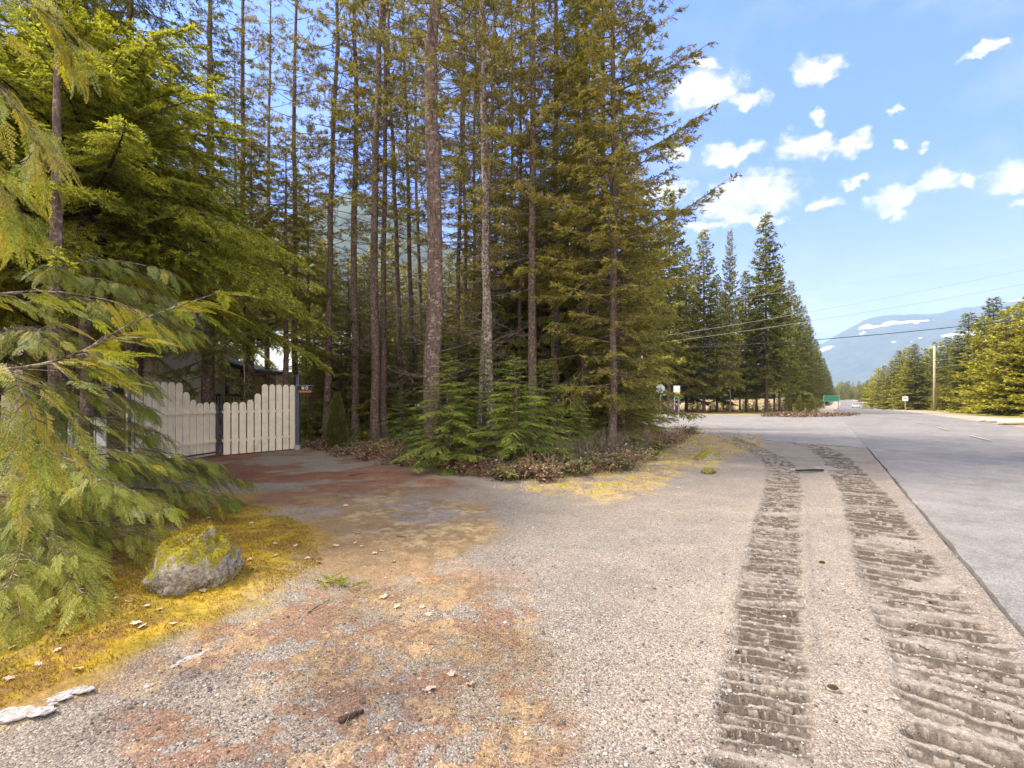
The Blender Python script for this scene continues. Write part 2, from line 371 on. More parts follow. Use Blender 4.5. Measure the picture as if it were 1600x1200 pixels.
def ground_layers(x, y):
    """height detail, colour and gravel share of the ground at x, y"""
    n = len(x); yy = np.maximum(y, .3)
    u = 800 + F * x / yy; v = HV + CAMH * F / yy; front = y > .3
    inf = lambda P, soft: np.where(front, sstep(-soft, soft, poly_sd(u, v, P) + soft * 3.2 * (fbm(x, y, 1.6, 4, 1) - .5)), 0)
    f1 = fbm(x, y, .9, 5, 2); f2 = fbm(x, y, 4.0, 4, 5); f3 = fbm(x, y, 14.0, 3, 8)
    C = np.empty((n, 3)); C[:] = (.218, .196, .170)
    fm0 = f2 * .55 + f3 * .45
    warm = sstep(.35, .65, f1)[:, None]; C = C * (1 - warm) + np.array((.20, .187, .168)) * warm
    gr = np.ones(n)
    def over(w, c, g=None, var=.25):
        nonlocal C, gr
        w = np.clip(w, 0, 1)[:, None]; cc = np.array(c) * (1 + var * 2 * (f2 - .5) + var * 2 * (f3 - .5))[:, None]
        C = C * (1 - w) + cc * w
        if g is not None: gr = gr * (1 - w[:, 0]) + g * w[:, 0]
    # dusty finer soil between the trails
    over(.55 * inf([(820, 1200), (1000, 900), (1180, 760), (1300, 740), (1420, 900), (1700, 1200)], 60), (.235, .208, .176), .75, .1)
    over(inf([(120, 1060), (330, 930), (430, 1040), (350, 1110), (150, 1140)], 30) * .6 * sstep(.4, .6, f2 + .1), (.15, .115, .095), 1.0)
    # reddish needles, tan moss and litter of the driveway
    over(inf([(320, 700), (500, 705), (640, 735), (800, 765), (640, 775), (480, 800), (320, 800)], 14) * sstep(.38, .55, f1 + .15 * f2), (.165, .085, .055), .45)
    over(inf([(330, 780), (520, 770), (770, 770), (770, 830), (720, 880), (560, 930), (440, 905), (470, 820)], 22) * sstep(.36, .52, f1 * .6 + f2 * .4 + .03), (.195, .135, .075), .35)
    over(inf([(560, 780), (700, 775), (770, 795), (740, 880), (560, 860)], 25) * sstep(.5, .64, fm0) * .7, (.30, .23, .13), .3)
    over(inf([(440, 780), (560, 770), (700, 800), (640, 825), (480, 815)], 22) * .8 * sstep(.46, .56, fbm(x, y, 1.2, 3, 20)), (.22, .20, .20), 1.0)
    fm = f1 * .34 + f2 * .36 + f3 * .30
    lit = inf([(350, 930), (700, 890), (860, 930), (900, 1200), (240, 1300), (200, 1090)], 40)
    over(lit * sstep(.49, .56, fm) * .75, (.165, .092, .055), .6)
    over(lit * sstep(.55, .63, fbm(x, y, 3.1, 4, 31) * .65 + f3 * .35) * .55, (.29, .215, .12), .5)
    # bright moss and darker moss under the cedar
    mossw = inf([(-400, 1330), (0, 1118), (180, 1042), (330, 978), (430, 925), (505, 880), (480, 822), (420, 795), (330, 785), (200, 770), (-600, 880)], 26)
    over(mossw, (.30, .195, .018), .05, .5)
    over(mossw * sstep(.44, .58, f2 * .6 + f3 * .4), (.15, .085, .030), .1); over(mossw * sstep(.50, .62, fbm(x, y, 2.6, 4, 77)) * .4, (.15, .13, .018), .05)
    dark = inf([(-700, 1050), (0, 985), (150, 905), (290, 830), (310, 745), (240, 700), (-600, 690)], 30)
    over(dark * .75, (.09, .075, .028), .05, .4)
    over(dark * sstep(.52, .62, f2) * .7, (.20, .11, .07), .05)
    # forest floor, verge of dry grass
    s, l, dd = line_coord(x, y, ROAD_C)
    fl = np.where(front, sstep(-.35, .35, poly_sd(x, y, [(-5.8, 14.9), (-2.7, 12.6), (-.2, 10.3), (1.6, 10.6), (3.9, 13.6), (5.2, 17.8), (5.6, 21.5), (2.2, 25.5), (-7, 31), (-34, 46), (-90, 70), (-90, 8), (-9, 8), (-9.5, 16), (-6.4, 16)]) + .5 * (f1 - .5)), 0)
    over(fl, (.15, .095, .065), .1, .5)
    vg = inf([(760, 762), (900, 782), (1010, 775), (1065, 735), (1190, 702), (1190, 676), (1070, 664), (1030, 690), (900, 745)], 9)
    over(vg * .85 * sstep(.3, .5, f2), (.29, .21, .10), .2, .4)
    over(vg * sstep(.55, .68, f2), (.23, .19, .03), .1, .4)
    # beyond the side road, and across the main road
    far = np.where(front, sstep(-1.2, 1.2, poly_sd(x, y, [(31.0, 54.5), (27, 49.6), (20, 51.6), (12, 56.5), (2, 62.5), (-30, 80), (-900, 600), (-900, 5000), (3000, 5000), (600, 1100), (232, 380), (100, 167), (60, 103)]) + 2 * (f1 - .5)), 0)
    over(far, (.19, .13, .07), .1, .5)
    over(far * sstep(.5, .6, f2 * .5 + f1 * .5), (.34, .25, .09), .1)
    rt = np.where(front, sstep(6.6, 8.2, l + 1.4 * (f1 - .5)), 0); over(rt, (.21, .18, .06), .1, .5)
    rs = sstep(3.6, 4.0, np.abs(l)) * sstep(8.5, 6.5, np.abs(l)) * sstep(14, 40, y); over(rs * .8, (.34, .285, .225), .6, .1)
    # dark soil pushed up at the junction
    bm = np.where(front, sstep(-.6, .6, poly_sd(x, y, [G(1195, 650.5), G(1250, 652), G(1320, 650), G(1345, 647.3), G(1250, 645), G(1190, 647)]) + 1.5 * (f1 - .5)), 0)
    over(bm * sstep(.35, .5, f1), (.14, .065, .045), .2, .3)
    z = .012 * (f2 - .5) + .05 * (f1 - .5) * sstep(1.0, 3.0, y) + mossw * (.05 * f2 + .035 * f3) + fl * .10 * (f2 + f1 - .8) + vg * .05 * f2 + .12 * bm * f1
    # trails
    for P, hw0, per, amp, sk, o in ((TRK_A, .335, .205, .036, .10, 3), (TRK_B, .20, .112, .022, -.14, 9)):
        m = (y > 1.2) & (y < 26) & (np.abs(x) < 16); idx = np.nonzero(m)[0]
        S, Lt, D = line_coord(x[idx], y[idx], P); hw = hw0 + .010 * S * (o == 9)
        n1 = fbm(x[idx], y[idx], 2.2, 3, o); n2 = fbm(x[idx], y[idx], 9.0, 4, o + 1); n4 = fbm(x[idx], y[idx], 30.0, 2, o + 2)
        w = sstep(.035, -.035, np.abs(Lt) - hw + .14 * (n2 - .5)) * sstep(26, 20, S)
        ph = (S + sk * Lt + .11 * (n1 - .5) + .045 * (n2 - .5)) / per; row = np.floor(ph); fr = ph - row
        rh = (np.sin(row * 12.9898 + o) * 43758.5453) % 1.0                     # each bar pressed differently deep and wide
        gw = .30 + .22 * rh; edge = sstep(1.0 - gw - .10, 1.0 - gw, fr) * sstep(1.0, .93, fr); soil_shade = np.maximum(edge, sstep(.30, .16, fr + .25 * (n4 - .5)))
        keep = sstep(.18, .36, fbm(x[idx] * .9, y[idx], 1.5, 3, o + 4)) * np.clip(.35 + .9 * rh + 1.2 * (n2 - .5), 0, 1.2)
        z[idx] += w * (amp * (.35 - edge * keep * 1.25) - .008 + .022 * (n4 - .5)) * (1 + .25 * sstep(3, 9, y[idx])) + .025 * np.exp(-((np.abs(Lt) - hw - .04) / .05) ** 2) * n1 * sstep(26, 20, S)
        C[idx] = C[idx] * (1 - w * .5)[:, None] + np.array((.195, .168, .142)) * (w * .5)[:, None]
        ww = (w * np.clip(soil_shade * keep * 1.25, 0, .92))[:, None]; C[idx] = C[idx] * (1 - ww) + np.array((.060, .048, .038)) * ww; gr[idx] = gr[idx] * (1 - .6 * w)  # dark soil tone, also painting in the shade of grooves and near bar faces
    return z, C, gr

def ribbon(name, A, B, nu, nv, mat, lift, edge=.05, skirt=.06, attrs=None):
    """sheet between two boundary lines, with rough edges and a skirt down its sides"""
    A = np.array(A, float); B = np.array(B, float)
    def res(P, n):
        d = np.concatenate([[0], np.cumsum(np.hypot(*(P[1:] - P[:-1]).T))]); t = np.linspace(0, 1, n) ** 2.3 * d[-1]
        # smooth resample
        x = np.interp(t, d, P[:, 0]); y = np.interp(t, d, P[:, 1]); return np.stack([x, y], 1)
    a = res(A, nu); b = res(B, nu)
    t = np.linspace(0, 1, nv)[None, :, None]; P = a[:, None] * (1 - t) + b[:, None] * t
    nz = fbm(P[..., 0], P[..., 1], 2.2, 6, 40) - .5
    e = nrm(b - a)[:, None] * (edge * 4 * nz)[..., None]; P[:, 0] += e[:, 0]; P[:, -1] += e[:, -1]
    z = H(P[..., 0], P[..., 1]) + lift + .008 * (fbm(P[..., 0], P[..., 1], .5, 3, 44) - .5)
    V = np.concatenate([P, z[..., None]], 2)
    V = np.concatenate([V[:, :1] - [0, 0, skirt], V, V[:, -1:] - [0, 0, skirt]], 1); k = nv + 2
    idx = np.arange(nu * k).reshape(nu, k)
    q = np.stack([idx[:-1, :-1], idx[:-1, 1:], idx[1:, 1:], idx[1:, :-1]], -1).reshape(-1, 4)
    return tag(link(name, make_mesh(name, V, q, mat, False)), kind='structure')
def offset_line(P, off):
    P = np.array(P, float); T = np.empty_like(P); T[1:-1] = P[2:] - P[:-2]; T[0] = P[1] - P[0]; T[-1] = P[-1] - P[-2]; T = nrm(T)
    return P + np.stack([T[:, 1], -T[:, 0]], 1) * off
def subdiv(P, m):
    P = np.array(P, float); t = np.arange(len(P)); tt = np.linspace(0, len(P) - 1, (len(P) - 1) * m + 1)
    # Catmull-Rom
    out = []
    for q in tt:
        i = min(int(q), len(P) - 2); f = q - i
        p0, p1, p2, p3 = P[max(i - 1, 0)], P[i], P[i + 1], P[min(i + 2, len(P) - 1)]
        out.append(.5 * (2 * p1 + (p2 - p0) * f + (2 * p0 - 5 * p1 + 4 * p2 - p3) * f * f + (3 * p1 - p0 - 3 * p2 + p3) * f ** 3))
    return np.array(out)
ROAD_C = [tuple(p) for p in subdiv(ROAD_C, 3)]
ROAD_C = ROAD_C[3:]

def ground_material():
    m, T = new_mat('gravel_moss_and_soil')
    g = T.n('ShaderNodeNewGeometry'); pos = g.outputs['Position']
    at = T.n('ShaderNodeAttribute', attribute_name='Col'); gr = T.n('ShaderNodeAttribute', attribute_name='gr').outputs['Fac']
    v1 = T.n('ShaderNodeTexVoronoi', {'Vector': pos, 'Scale': 88.0}, feature='F1'); v2 = T.n('ShaderNodeTexVoronoi', {'Vector': pos, 'Scale': 190.0}, feature='F1')
    def stones(vn):
        sp = T.n('ShaderNodeSeparateColor', {0: vn.outputs['Color']})
        k = T.ramp(sp.outputs[0], [(0.0, (.28, .25, .24)), (.25, (.62, .56, .52)), (.5, (.95, .92, .90)), (.75, (1.20, 1.14, 1.10)), (.92, (1.6, 1.56, 1.5)), (1.0, (2.1, 2.05, 2.0))])
        t = T.ramp(sp.outputs[1], [(0.0, (1.10, .95, .88)), (.5, (1, 1, 1)), (1.0, (.92, .98, 1.06))])
        return T.mix(1.0, k, t, 'MULTIPLY')
    s = T.mix(.45, stones(v1), stones(v2))
    fine = T.noise(pos, 230, 3, .7); mid = T.noise(pos, 34, 4, .75)
    soil = T.ramp(T.math('ADD', T.math('MULTIPLY', fine, .5), T.math('MULTIPLY', mid, .5)), [(.34, .45), (.5, 1.0), (.66, 1.65)])
    c = T.mix(gr, soil, s)
    big = T.ramp(T.noise(pos, 1.7, 5, .7), [(.3, .84), (.7, 1.14)])
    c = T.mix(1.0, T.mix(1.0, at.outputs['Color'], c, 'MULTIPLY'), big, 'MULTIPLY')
    hgt = T.math('SUBTRACT', 1.0, T.math('MULTIPLY', v1.outputs['Distance'], 1.3))
    hgt = T.math('ADD', T.math('MULTIPLY', hgt, gr), T.math('MULTIPLY', mid, .9))
    finish(T, c, .95, hgt, .75, .010, spec=.12); return m
M['ground'] = ground_material()
def asphalt(name, base, var, patch):
    m, T = new_mat(name)
    g = T.n('ShaderNodeNewGeometry'); pos = g.outputs['Position']
    fine = T.noise(pos, 160, 3, .7); mid = T.noise(pos, .35, 5, .6, .4); blot = T.noise(pos, 2.6, 5, .7)
    c = T.ramp(mid, [(.38, base), (.60, patch)])
    c = T.mix(1.0, c, T.ramp(blot, [(.3, .88), (.7, 1.1)]), 'MULTIPLY')
    c = T.mix(1.0, c, T.ramp(fine, [(.3, .6), (.7, 1.35)]), 'MULTIPLY')
    ag = T.n('ShaderNodeTexVoronoi', {'Vector': pos, 'Scale': 85.0}).outputs['Color']
    c = T.mix(1.0, c, T.ramp(T.n('ShaderNodeSeparateColor', {0: ag}).outputs[0], [(0.0, .72), (.6, 1.0), (1.0, 1.4)]), 'MULTIPLY')
    c = T.mix(1.0, c, T.ramp(T.noise(pos, .9, 6, .7, 1.2), [(.36, .80), (.5, 1.0), (.66, 1.12)]), 'MULTIPLY')
    cr = T.n('ShaderNodeTexVoronoi', {'Vector': T.n('ShaderNodeVectorMath', {0: pos, 1: T.n('ShaderNodeVectorMath', {0: T.n('ShaderNodeTexNoise', {'Vector': pos, 'Scale': .8, 'Detail': 4.0}).outputs['Color'], 'Scale': 1.6}, operation='SCALE').outputs[0]}, operation='ADD').outputs[0], 'Scale': .32}, feature='DISTANCE_TO_EDGE').outputs['Distance']
    c = T.mix(T.n('ShaderNodeMapRange', {0: cr, 1: .003, 2: .005, 3: .22, 4: 0.0}).outputs[0], c, (.09, .08, .075))
    finish(T, c, .85, fine, .35, .006, spec=.25); return m
M['asphalt'] = asphalt('worn_grey_asphalt', (.155, .145, .138), .1, (.185, .170, .157))
M['asphalt_dusty'] = asphalt('dusty_pale_asphalt', (.205, .187, .17), .1, (.18, .167, .154))
M['linepaint'] = plain('faded_yellow_line', (.32, .27, .17), .8, .12, 10)

def build_ground():
    rr = [0.0 + .25 * k for k in range(1, 5)]
    r = 1.25
    while r < 70: rr.append(r); r *= 1.0042
    while r < 7000: rr.append(r); r *= 1.06
    rr = np.array(rr)
    th = np.concatenate([np.linspace(-56, 56, 1060), np.linspace(60, 300, 61)]) * PI / 180
    X = rr[:, None] * np.sin(th)[None]; Y = rr[:, None] * np.cos(th)[None]; sh = X.shape
    x = X.ravel(); y = Y.ravel()
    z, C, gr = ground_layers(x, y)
    zz = z * sstep(200, 60, rr.repeat(len(th))) + H(x, y)
    s, l, dd = line_coord(x, y, ROAD_C); side = poly_sd(x, y, SIDE_NEAR + SIDE_FAR[::-1])
    zz = zz + .022 * np.exp(-((dd - 4.1) / .16) ** 2) * (y > -15) * (y < 60)
    dip = np.maximum(sstep(4.10, 4.02, dd) * (y > -15), sstep(.0, .35, side)); zz = zz * (1 - dip) + (H(x, y) - .06) * dip
    V = np.stack([x, y, zz], 1); V = np.concatenate([V, [[0, 0, float(H(0, .01))]]])
    n, k = sh; idx = np.arange(n * k).reshape(n, k)
    q = np.stack([idx[:-1], np.roll(idx[:-1], -1, 1), np.roll(idx[1:], -1, 1), idx[1:]], -1).reshape(-1, 4)
    tri = np.stack([np.full(k, n * k), np.roll(idx[0], -1), idx[0]], 1)
    C4 = np.concatenate([C, np.ones((len(C), 1))], 1); C4 = np.concatenate([C4, C4[:1]]); gr = np.append(gr, 1.0)
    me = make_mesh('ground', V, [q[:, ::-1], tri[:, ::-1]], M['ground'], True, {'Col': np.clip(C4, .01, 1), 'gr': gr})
    tag(link('ground', me), kind='structure')
SIDE_NEAR = [(16.0, 16.5), (11.6, 16.2), (10.2, 18.2), (9.3, 20.5), (7.6, 24.0), (3.0, 28.8), (-6.0, 34.5), (-34.0, 50.0)]
SIDE_FAR = [(40.0, 58.0), (31.0, 50.0), (27.0, 48.2), (20.0, 50.2), (12.0, 55.0), (2.0, 61.0), (-8, 67), (-26.0, 78.0)]
build_ground()
ribbon('road', offset_line(ROAD_C, -4.05), offset_line(ROAD_C, 4.05), 1700, 24, M['asphalt'], .020, edge=.018)
ribbon('side_road', SIDE_NEAR, SIDE_FAR, 260, 30, M['asphalt_dusty'], .012)
def build_lines():
    mb = MB(); P = np.array(ROAD_C); d = np.concatenate([[0], np.cumsum(np.hypot(*(P[1:] - P[:-1]).T))])
    for off in (-.09, .09) if False else (0.0,):
        s = 2.0
        while s < 330:
            for ln in (3.0,):
                t = np.linspace(s, s + ln, 5); x = np.interp(t, d, P[:, 0]); y = np.interp(t, d, P[:, 1])
                L = offset_line(np.stack([x, y], 1), off - .06); R = offset_line(np.stack([x, y], 1), off + .06)
                V = np.concatenate([L, R]); z = H(V[:, 0], V[:, 1]) + .047
                V = np.concatenate([V, z[:, None]], 1)
                mb.add(V, [np.array([[k, k + 1, 5 + k + 1, 5 + k][::-1] for k in range(4)])])
            s += 7.5
    tag(mb.build('road_marking', M['linepaint']), kind='structure')
build_lines()

# ------------------------------------------------------------ mountains
def mountain(name, ridge, Y0, depth, foot, mat, label_kind='structure'):
    """ridge: skyline as (column, row) read at distance Y0"""
    R = np.array([(X_at(u, Y0), Z_at(v, Y0)) for u, v in ridge]); n = 260; m = 60
    xs = np.linspace(R[0, 0], R[-1, 0], n); hz = np.interp(xs, R[:, 0], R[:, 1])
    t = np.linspace(-1, 1, m); XX = np.repeat(xs[:, None], m, 1); YY = Y0 + t[None] * depth + 0 * XX
    fold = fbm(XX, YY, 1 / 420.0, 5, 50)
    prof = 1 - np.abs(t)[None] ** 1.15
    ZZ = hz[:, None] * prof + (fold - .5) * 230 * np.minimum(1, (1 - prof) * 2.5) * (hz[:, None] / 800) + (fbm(XX, YY, 1 / 70.0, 3, 60) - .5) * 22
    V = np.stack([XX, YY, ZZ - foot], -1); idx = np.arange(n * m).reshape(n, m)
    q = np.stack([idx[:-1, :-1], idx[1:, :-1], idx[1:, 1:], idx[:-1, 1:]], -1).reshape(-1, 4)
    return tag(link(name, make_mesh(name, V, q, mat, True)), kind='structure')
def mountain_mat(snow=1.0):
    m, T = new_mat('forested_mountainside')
    g = T.n('ShaderNodeNewGeometry'); pos = g.outputs['Position']
    n = T.noise(pos, .012, 6, .75); n2 = T.noise(pos, .0021, 4, .6, .5)
    c = T.ramp(n, [(.35, (.030, .045, .030)), (.65, (.085, .095, .055))])
    st = T.n('ShaderNodeVectorMath', {0: pos, 1: (1, 1, 3.2)}, operation='MULTIPLY').outputs[0]
    sn = T.noise(st, .0023, 5, .62, .3)
    z = T.n('ShaderNodeSeparateXYZ', {0: pos}).outputs[2]
    hi = T.n('ShaderNodeMapRange', {0: z, 1: 300.0, 2: 430.0, 3: 0.0, 4: snow}).outputs[0]
    f = T.math('MULTIPLY', T.n('ShaderNodeMapRange', {0: sn, 1: .605, 2: .62}).outputs[0], hi)
    finish(T, T.mix(f, c, (.78, .79, .82)), .95, n, .6, 20.0, spec=.1); return m
M['mount'] = mountain_mat(); M['mount2'] = mountain_mat(0.0)
mountain('mountain', [(1080, 640), (1180, 612), (1240, 575), (1283, 541), (1300, 529), (1330, 510), (1355, 495), (1395, 489), (1440, 489), (1470, 487), (1500, 478), (1530, 474), (1570, 471), (1600, 461), (1700, 440), (1900, 420), (2300, 500), (2700, 620)], 4200, 2200, 12, M['mount'])
mountain('mountain', [(-1500, 330), (-900, 240), (-300, 240), (40, 230), (130, 225), (240, 260), (330, 310), (440, 345), (500, 315), (550, 293), (600, 303), (640, 335), (700, 380), (780, 430), (900, 500), (1050, 560), (1200, 625)], 1800, 1000, 12, M['mount2'])

# ------------------------------------------------------------ trees
def trunk_geo(Hh, r, seed, n=10, K=16, bend=.12, flare=1.35, top=.04):
    g = np.random.default_rng(seed); z = np.linspace(0, 1, K) ** 1.15 * Hh
    bx = np.cumsum(g.normal(0, bend * .35, K)) * .3; by = np.cumsum(g.normal(0, bend * .35, K)) * .3; bx[0] = by[0] = 0
    t = z / Hh; R = r * ((1 - t) ** .8 * (1 - top) + top) * (1 + (flare - 1) * np.exp(-z / .25)); z = z - .15 * (t == 0)
    return np.stack([bx, by, z], 1), R
class Tree:
    pass
def conifer(seed, Hh, cb, R, nb, r0=.15, prof=None, a0=-.15, a1=.5, curl=0.0, tsp=.12, bsp=.05, bl=.09, bw=.02, tdroop=.15, flat=.35,
            bare=.12, tlen=.42, tuft=0.0, dead=0, dead_r=1.2, dead_lo=1.5, limb_r=.011, bend=.12, extra=(), mat='fir', tmat='bark', lmat='twig', tufts_on_dead=0, tipw=1.0, clumpy=0.0):
    g = np.random.default_rng(seed); T = Tree(); T.H = Hh; tsp *= .6; bsp *= .27
    tp, tr = trunk_geo(Hh, r0, seed, bend=bend)
    V, q = tubes(tp[None], tr[None], 10); T.trunk = make_mesh('trunk', V, q, M[tmat], True)
    prof = prof or (lambda t: (1 - t) ** .75 * .94 + .06)
    t = (np.arange(nb) + g.random(nb)) / nb; z = cb + (Hh - cb) * t ** .92
    L = R * prof(t) * g.uniform(.62, 1.12, nb)
    if clumpy > 0: L = L * np.where(g.random(nb) < clumpy, .45, 1.0)
    az = np.arange(nb) * 2.39996 + g.uniform(-.5, .5, nb)
    sl = a0 + (a1 - a0) * t + g.normal(0, .10, nb); cu = curl + g.normal(0, .05, nb)
    if len(extra):
        E = np.array(extra, float); z = np.append(z, E[:, 0]); az = np.append(az, E[:, 1]); L = np.append(L, E[:, 2]); sl = np.append(sl, E[:, 3]); cu = np.append(cu, E[:, 4]); nb = len(z)
    cx = np.interp(z, tp[:, 2], tp[:, 0]); cy = np.interp(z, tp[:, 2], tp[:, 1])
    wa = g.normal(0, .12, nb)
    def at(i, s):
        a = az[i] + wa[i] * s * 2; rr = L[i] * s
        return np.stack([cx[i] + np.sin(a) * rr, cy[i] + np.cos(a) * rr, z[i] + L[i] * (sl[i] * s + cu[i] * s * s)], -1)
    K = 7; S = np.linspace(0, 1, K); ii = np.repeat(np.arange(nb), K); P = at(ii, np.tile(S, nb)).reshape(nb, K, 3)
    Rb = (limb_r * (.5 + L * .75))[:, None] * (1 - .85 * S)[None]
    limbs = [tubes(P, Rb, 4)]
    # twigs
    nt = np.maximum(3, (L / tsp).astype(int)); bi = np.repeat(np.arange(nb), nt); n2 = len(bi)
    s = bare + (1 - bare) * g.random(n2) ** .85; side = np.where(g.random(n2) < .5, -1, 1)
    base = at(bi, s); d0 = nrm(at(bi, np.minimum(s + .04, 1.04)) - at(bi, s - .02))
    l2 = np.clip(tlen * L[bi] * (1.08 - s * .85) * g.uniform(.5, 1.1, n2), bl * .8, 1.3)
    ang = side * g.uniform(.5, 1.15, n2) * (1 - .45 * (s > .9))
    ca, sa = np.cos(ang), np.sin(ang)
    d2 = np.stack([d0[:, 0] * ca - d0[:, 1] * sa, d0[:, 0] * sa + d0[:, 1] * ca, d0[:, 2] * .7 - tdroop * g.uniform(.3, 1.6, n2) + g.normal(0, .07, n2)], 1); d2 = nrm(d2)
    dr = tdroop * g.uniform(.2, 1.2, n2)
    if bl > .03:
        Pt = np.stack([base, base + d2 * (l2 * .5)[:, None], base + d2 * l2[:, None] - np.array([0, 0, 1]) * (dr * l2 * .6)[:, None]], 1)
        limbs.append(tubes(Pt, np.tile([.55, .4, .15], (n2, 1)) * limb_r * .55, 3))
    nk = np.maximum(3, (l2 / bsp).astype(int)); ti = np.repeat(np.arange(n2), nk); n3 = len(ti)
    s2 = g.random(n3); s2 = np.where(g.random(n3) < tuft, 1 - .25 * s2, s2)
    O = base[ti] + d2[ti] * (l2[ti] * s2)[:, None]; O[:, 2] -= dr[ti] * l2[ti] * .6 * s2 * s2
    up = np.array([0, 0, 1.0]); lat = nrm(np.cross(d2[ti], up)); sg = np.where(g.random(n3) < .5, -1, 1)
    D = d2[ti] * g.uniform(.45, 1.0, n3)[:, None] + lat * (sg * g.uniform(.3, .9, n3))[:, None] + up * (flat * g.normal(0, 1, n3))[:, None]
    rd = nrm(g.normal(0, 1, (n3, 3))); D = nrm(D * (1 - tuft * .75) + rd * tuft * .9)
    N = nrm(up + g.normal(0, .35 + tuft, (n3, 3)))
    Ls = bl * g.uniform(.6, 1.25, n3); Ws = bw * g.uniform(.7, 1.3, n3)
    Kv, Kq = kites(O, D, N, Ls, Ws)
    T.n = n3
    T.crown = make_mesh('crown', Kv, Kq, M[mat])
    if dead:
        hz = np.sort(g.uniform(dead_lo, cb + (Hh - cb) * .25, dead)); da = g.uniform(0, 2 * PI, dead); dl = dead_r * g.uniform(.25, 1.1, dead)
        ds = g.uniform(-.55, .25, dead); dc = g.uniform(-.1, .45, dead)
        xx = np.interp(hz, tp[:, 2], tp[:, 0]); yy = np.interp(hz, tp[:, 2], tp[:, 1])
        w = np.cumsum(g.normal(0, .10, (dead, K)), 1) * .6; w[:, 0] = 0; aa = da[:, None] + w
        PD = np.stack([xx[:, None] + np.sin(aa) * dl[:, None] * S, yy[:, None] + np.cos(aa) * dl[:, None] * S, hz[:, None] + dl[:, None] * (ds[:, None] * S + dc[:, None] * S ** 2)], -1)
        limbs.append(tubes(PD, (.0075 + .005 * dl)[:, None] * (1 - .8 * S)[None], 4))
        m2 = dead * 5; bi = g.integers(0, dead, m2); kk = g.integers(2, K - 1, m2); st = PD[bi, kk]; dd = nrm(PD[bi, kk + 1] - PD[bi, kk - 1] + g.normal(0, .55, (m2, 3)) * dl[bi][:, None] * .35)
        ll = dl[bi] * g.uniform(.12, .4, m2); PT = np.stack([st, st + dd * ll[:, None] * .5, st + dd * ll[:, None] + g.normal(0, .04, (m2, 3))], 1)
        limbs.append(tubes(PT, np.tile([.0055, .0045, .002], (m2, 1)), 3))
    V, q = join(limbs); T.limbs = make_mesh('limbs', V, q, M[lmat], True)
    return T
tree_no = 0
def plant(T, x, y, label, name='pine_tree', cat='tree', group=None, sc=1.0, rz=None, tk=1.0, lean=(0, 0), z=None, sink=0.03, limbs=True):
    """places a tree: an empty at its foot with trunk, limbs and crown"""
    root = bpy.data.objects.new(name, None); col.objects.link(root); root.empty_display_size = .3
    zz = float(H(x, y)) if z is None else z
    root.location = (x, y, zz - sink); root.rotation_euler = (lean[1], lean[0], random.uniform(0, 2 * PI) if rz is None else rz)
    root.scale = (sc, sc, sc) if not hasattr(sc, '__len__') else sc
    tag(root, label, cat, group)
    t = link('trunk', T.trunk, root); t.scale = (tk, tk, 1)
    if limbs: link('limbs', T.limbs, root)
    link('crown', T.crown, root)
    return root
print('trees...')
pp = lambda t: (1 - t) ** .6 * (.45 + .55 * np.minimum(1, t * 4 + .2))
PINE = [conifer(100 + k, 24, 6.0 + k * .9, 2.3 + .15 * k, 125, .14, prof=pp, a0=-.25, a1=.6, curl=.12, tsp=.15, bsp=.05, bl=.12, bw=.022, tuft=.7, bare=.35, tlen=.35, dead=80, dead_r=1.5, dead_lo=1.8, mat='pine', clumpy=.3, bend=.34) for k in range(4)]
PINED = [conifer(120 + k, 22, 4.5, 2.5, 120, .15, prof=pp, a0=-.25, a1=.5, curl=.1, tsp=.14, bsp=.055, bl=.13, bw=.026, tuft=.55, bare=.18, tlen=.4, dead=26, dead_r=1.7, dead_lo=1.2, mat='pine') for k in range(3)]
FIR = [conifer(140 + k, 19, 1.6, 2.7, 170, .15, a0=-.38, a1=.45, curl=.12, tsp=.14, bsp=.06, bl=.12, bw=.03, tdroop=.3, tlen=.4, dead=10, mat=('fir', 'fir_dark', 'fir')[k]) for k in range(3)]
FARF = [conifer(160 + k, 20, 3.4 - .8 * k, 3.8, 230, .2, a0=-.3, a1=.5, curl=.08, tsp=.30, bsp=.15, bl=.34, bw=.13, tdroop=.25, tlen=.42, limb_r=.02, mat=('fir', 'fir', 'fir_dark', 'pineyoung')[k]) for k in range(4)]
YOUNG = [conifer(180 + k, 10, .2, 2.7, 120, .1, a0=-.1, a1=.7, curl=.12, tsp=.25, bsp=.12, bl=.28, bw=.11, tdroop=.1, tuft=.3, tlen=.45, limb_r=.02, mat=('yellow', 'pineyoung', 'yellow')[k]) for k in range(3)]
UND = [conifer(200 + k, 8, .4, 2.2, 130, .07, a0=-.3, a1=.4, curl=.05, tsp=.12, bsp=.055, bl=.10, bw=.028, tdroop=.25, tlen=.42, mat=('fir', 'fir_dark', 'pineyoung')[k]) for k in range(3)]
HEM = [conifer(220 + k, 2.9, .2, 1.45, 92, .035, prof=lambda t: (1 - t) ** .8 * .92 + .08, a0=-.02, a1=.45, curl=-.22, tsp=.045, bsp=.022, bl=.042, bw=.011, tdroop=.18, flat=.12, tlen=.45, limb_r=.006, mat='hemlock') for k in range(2)]

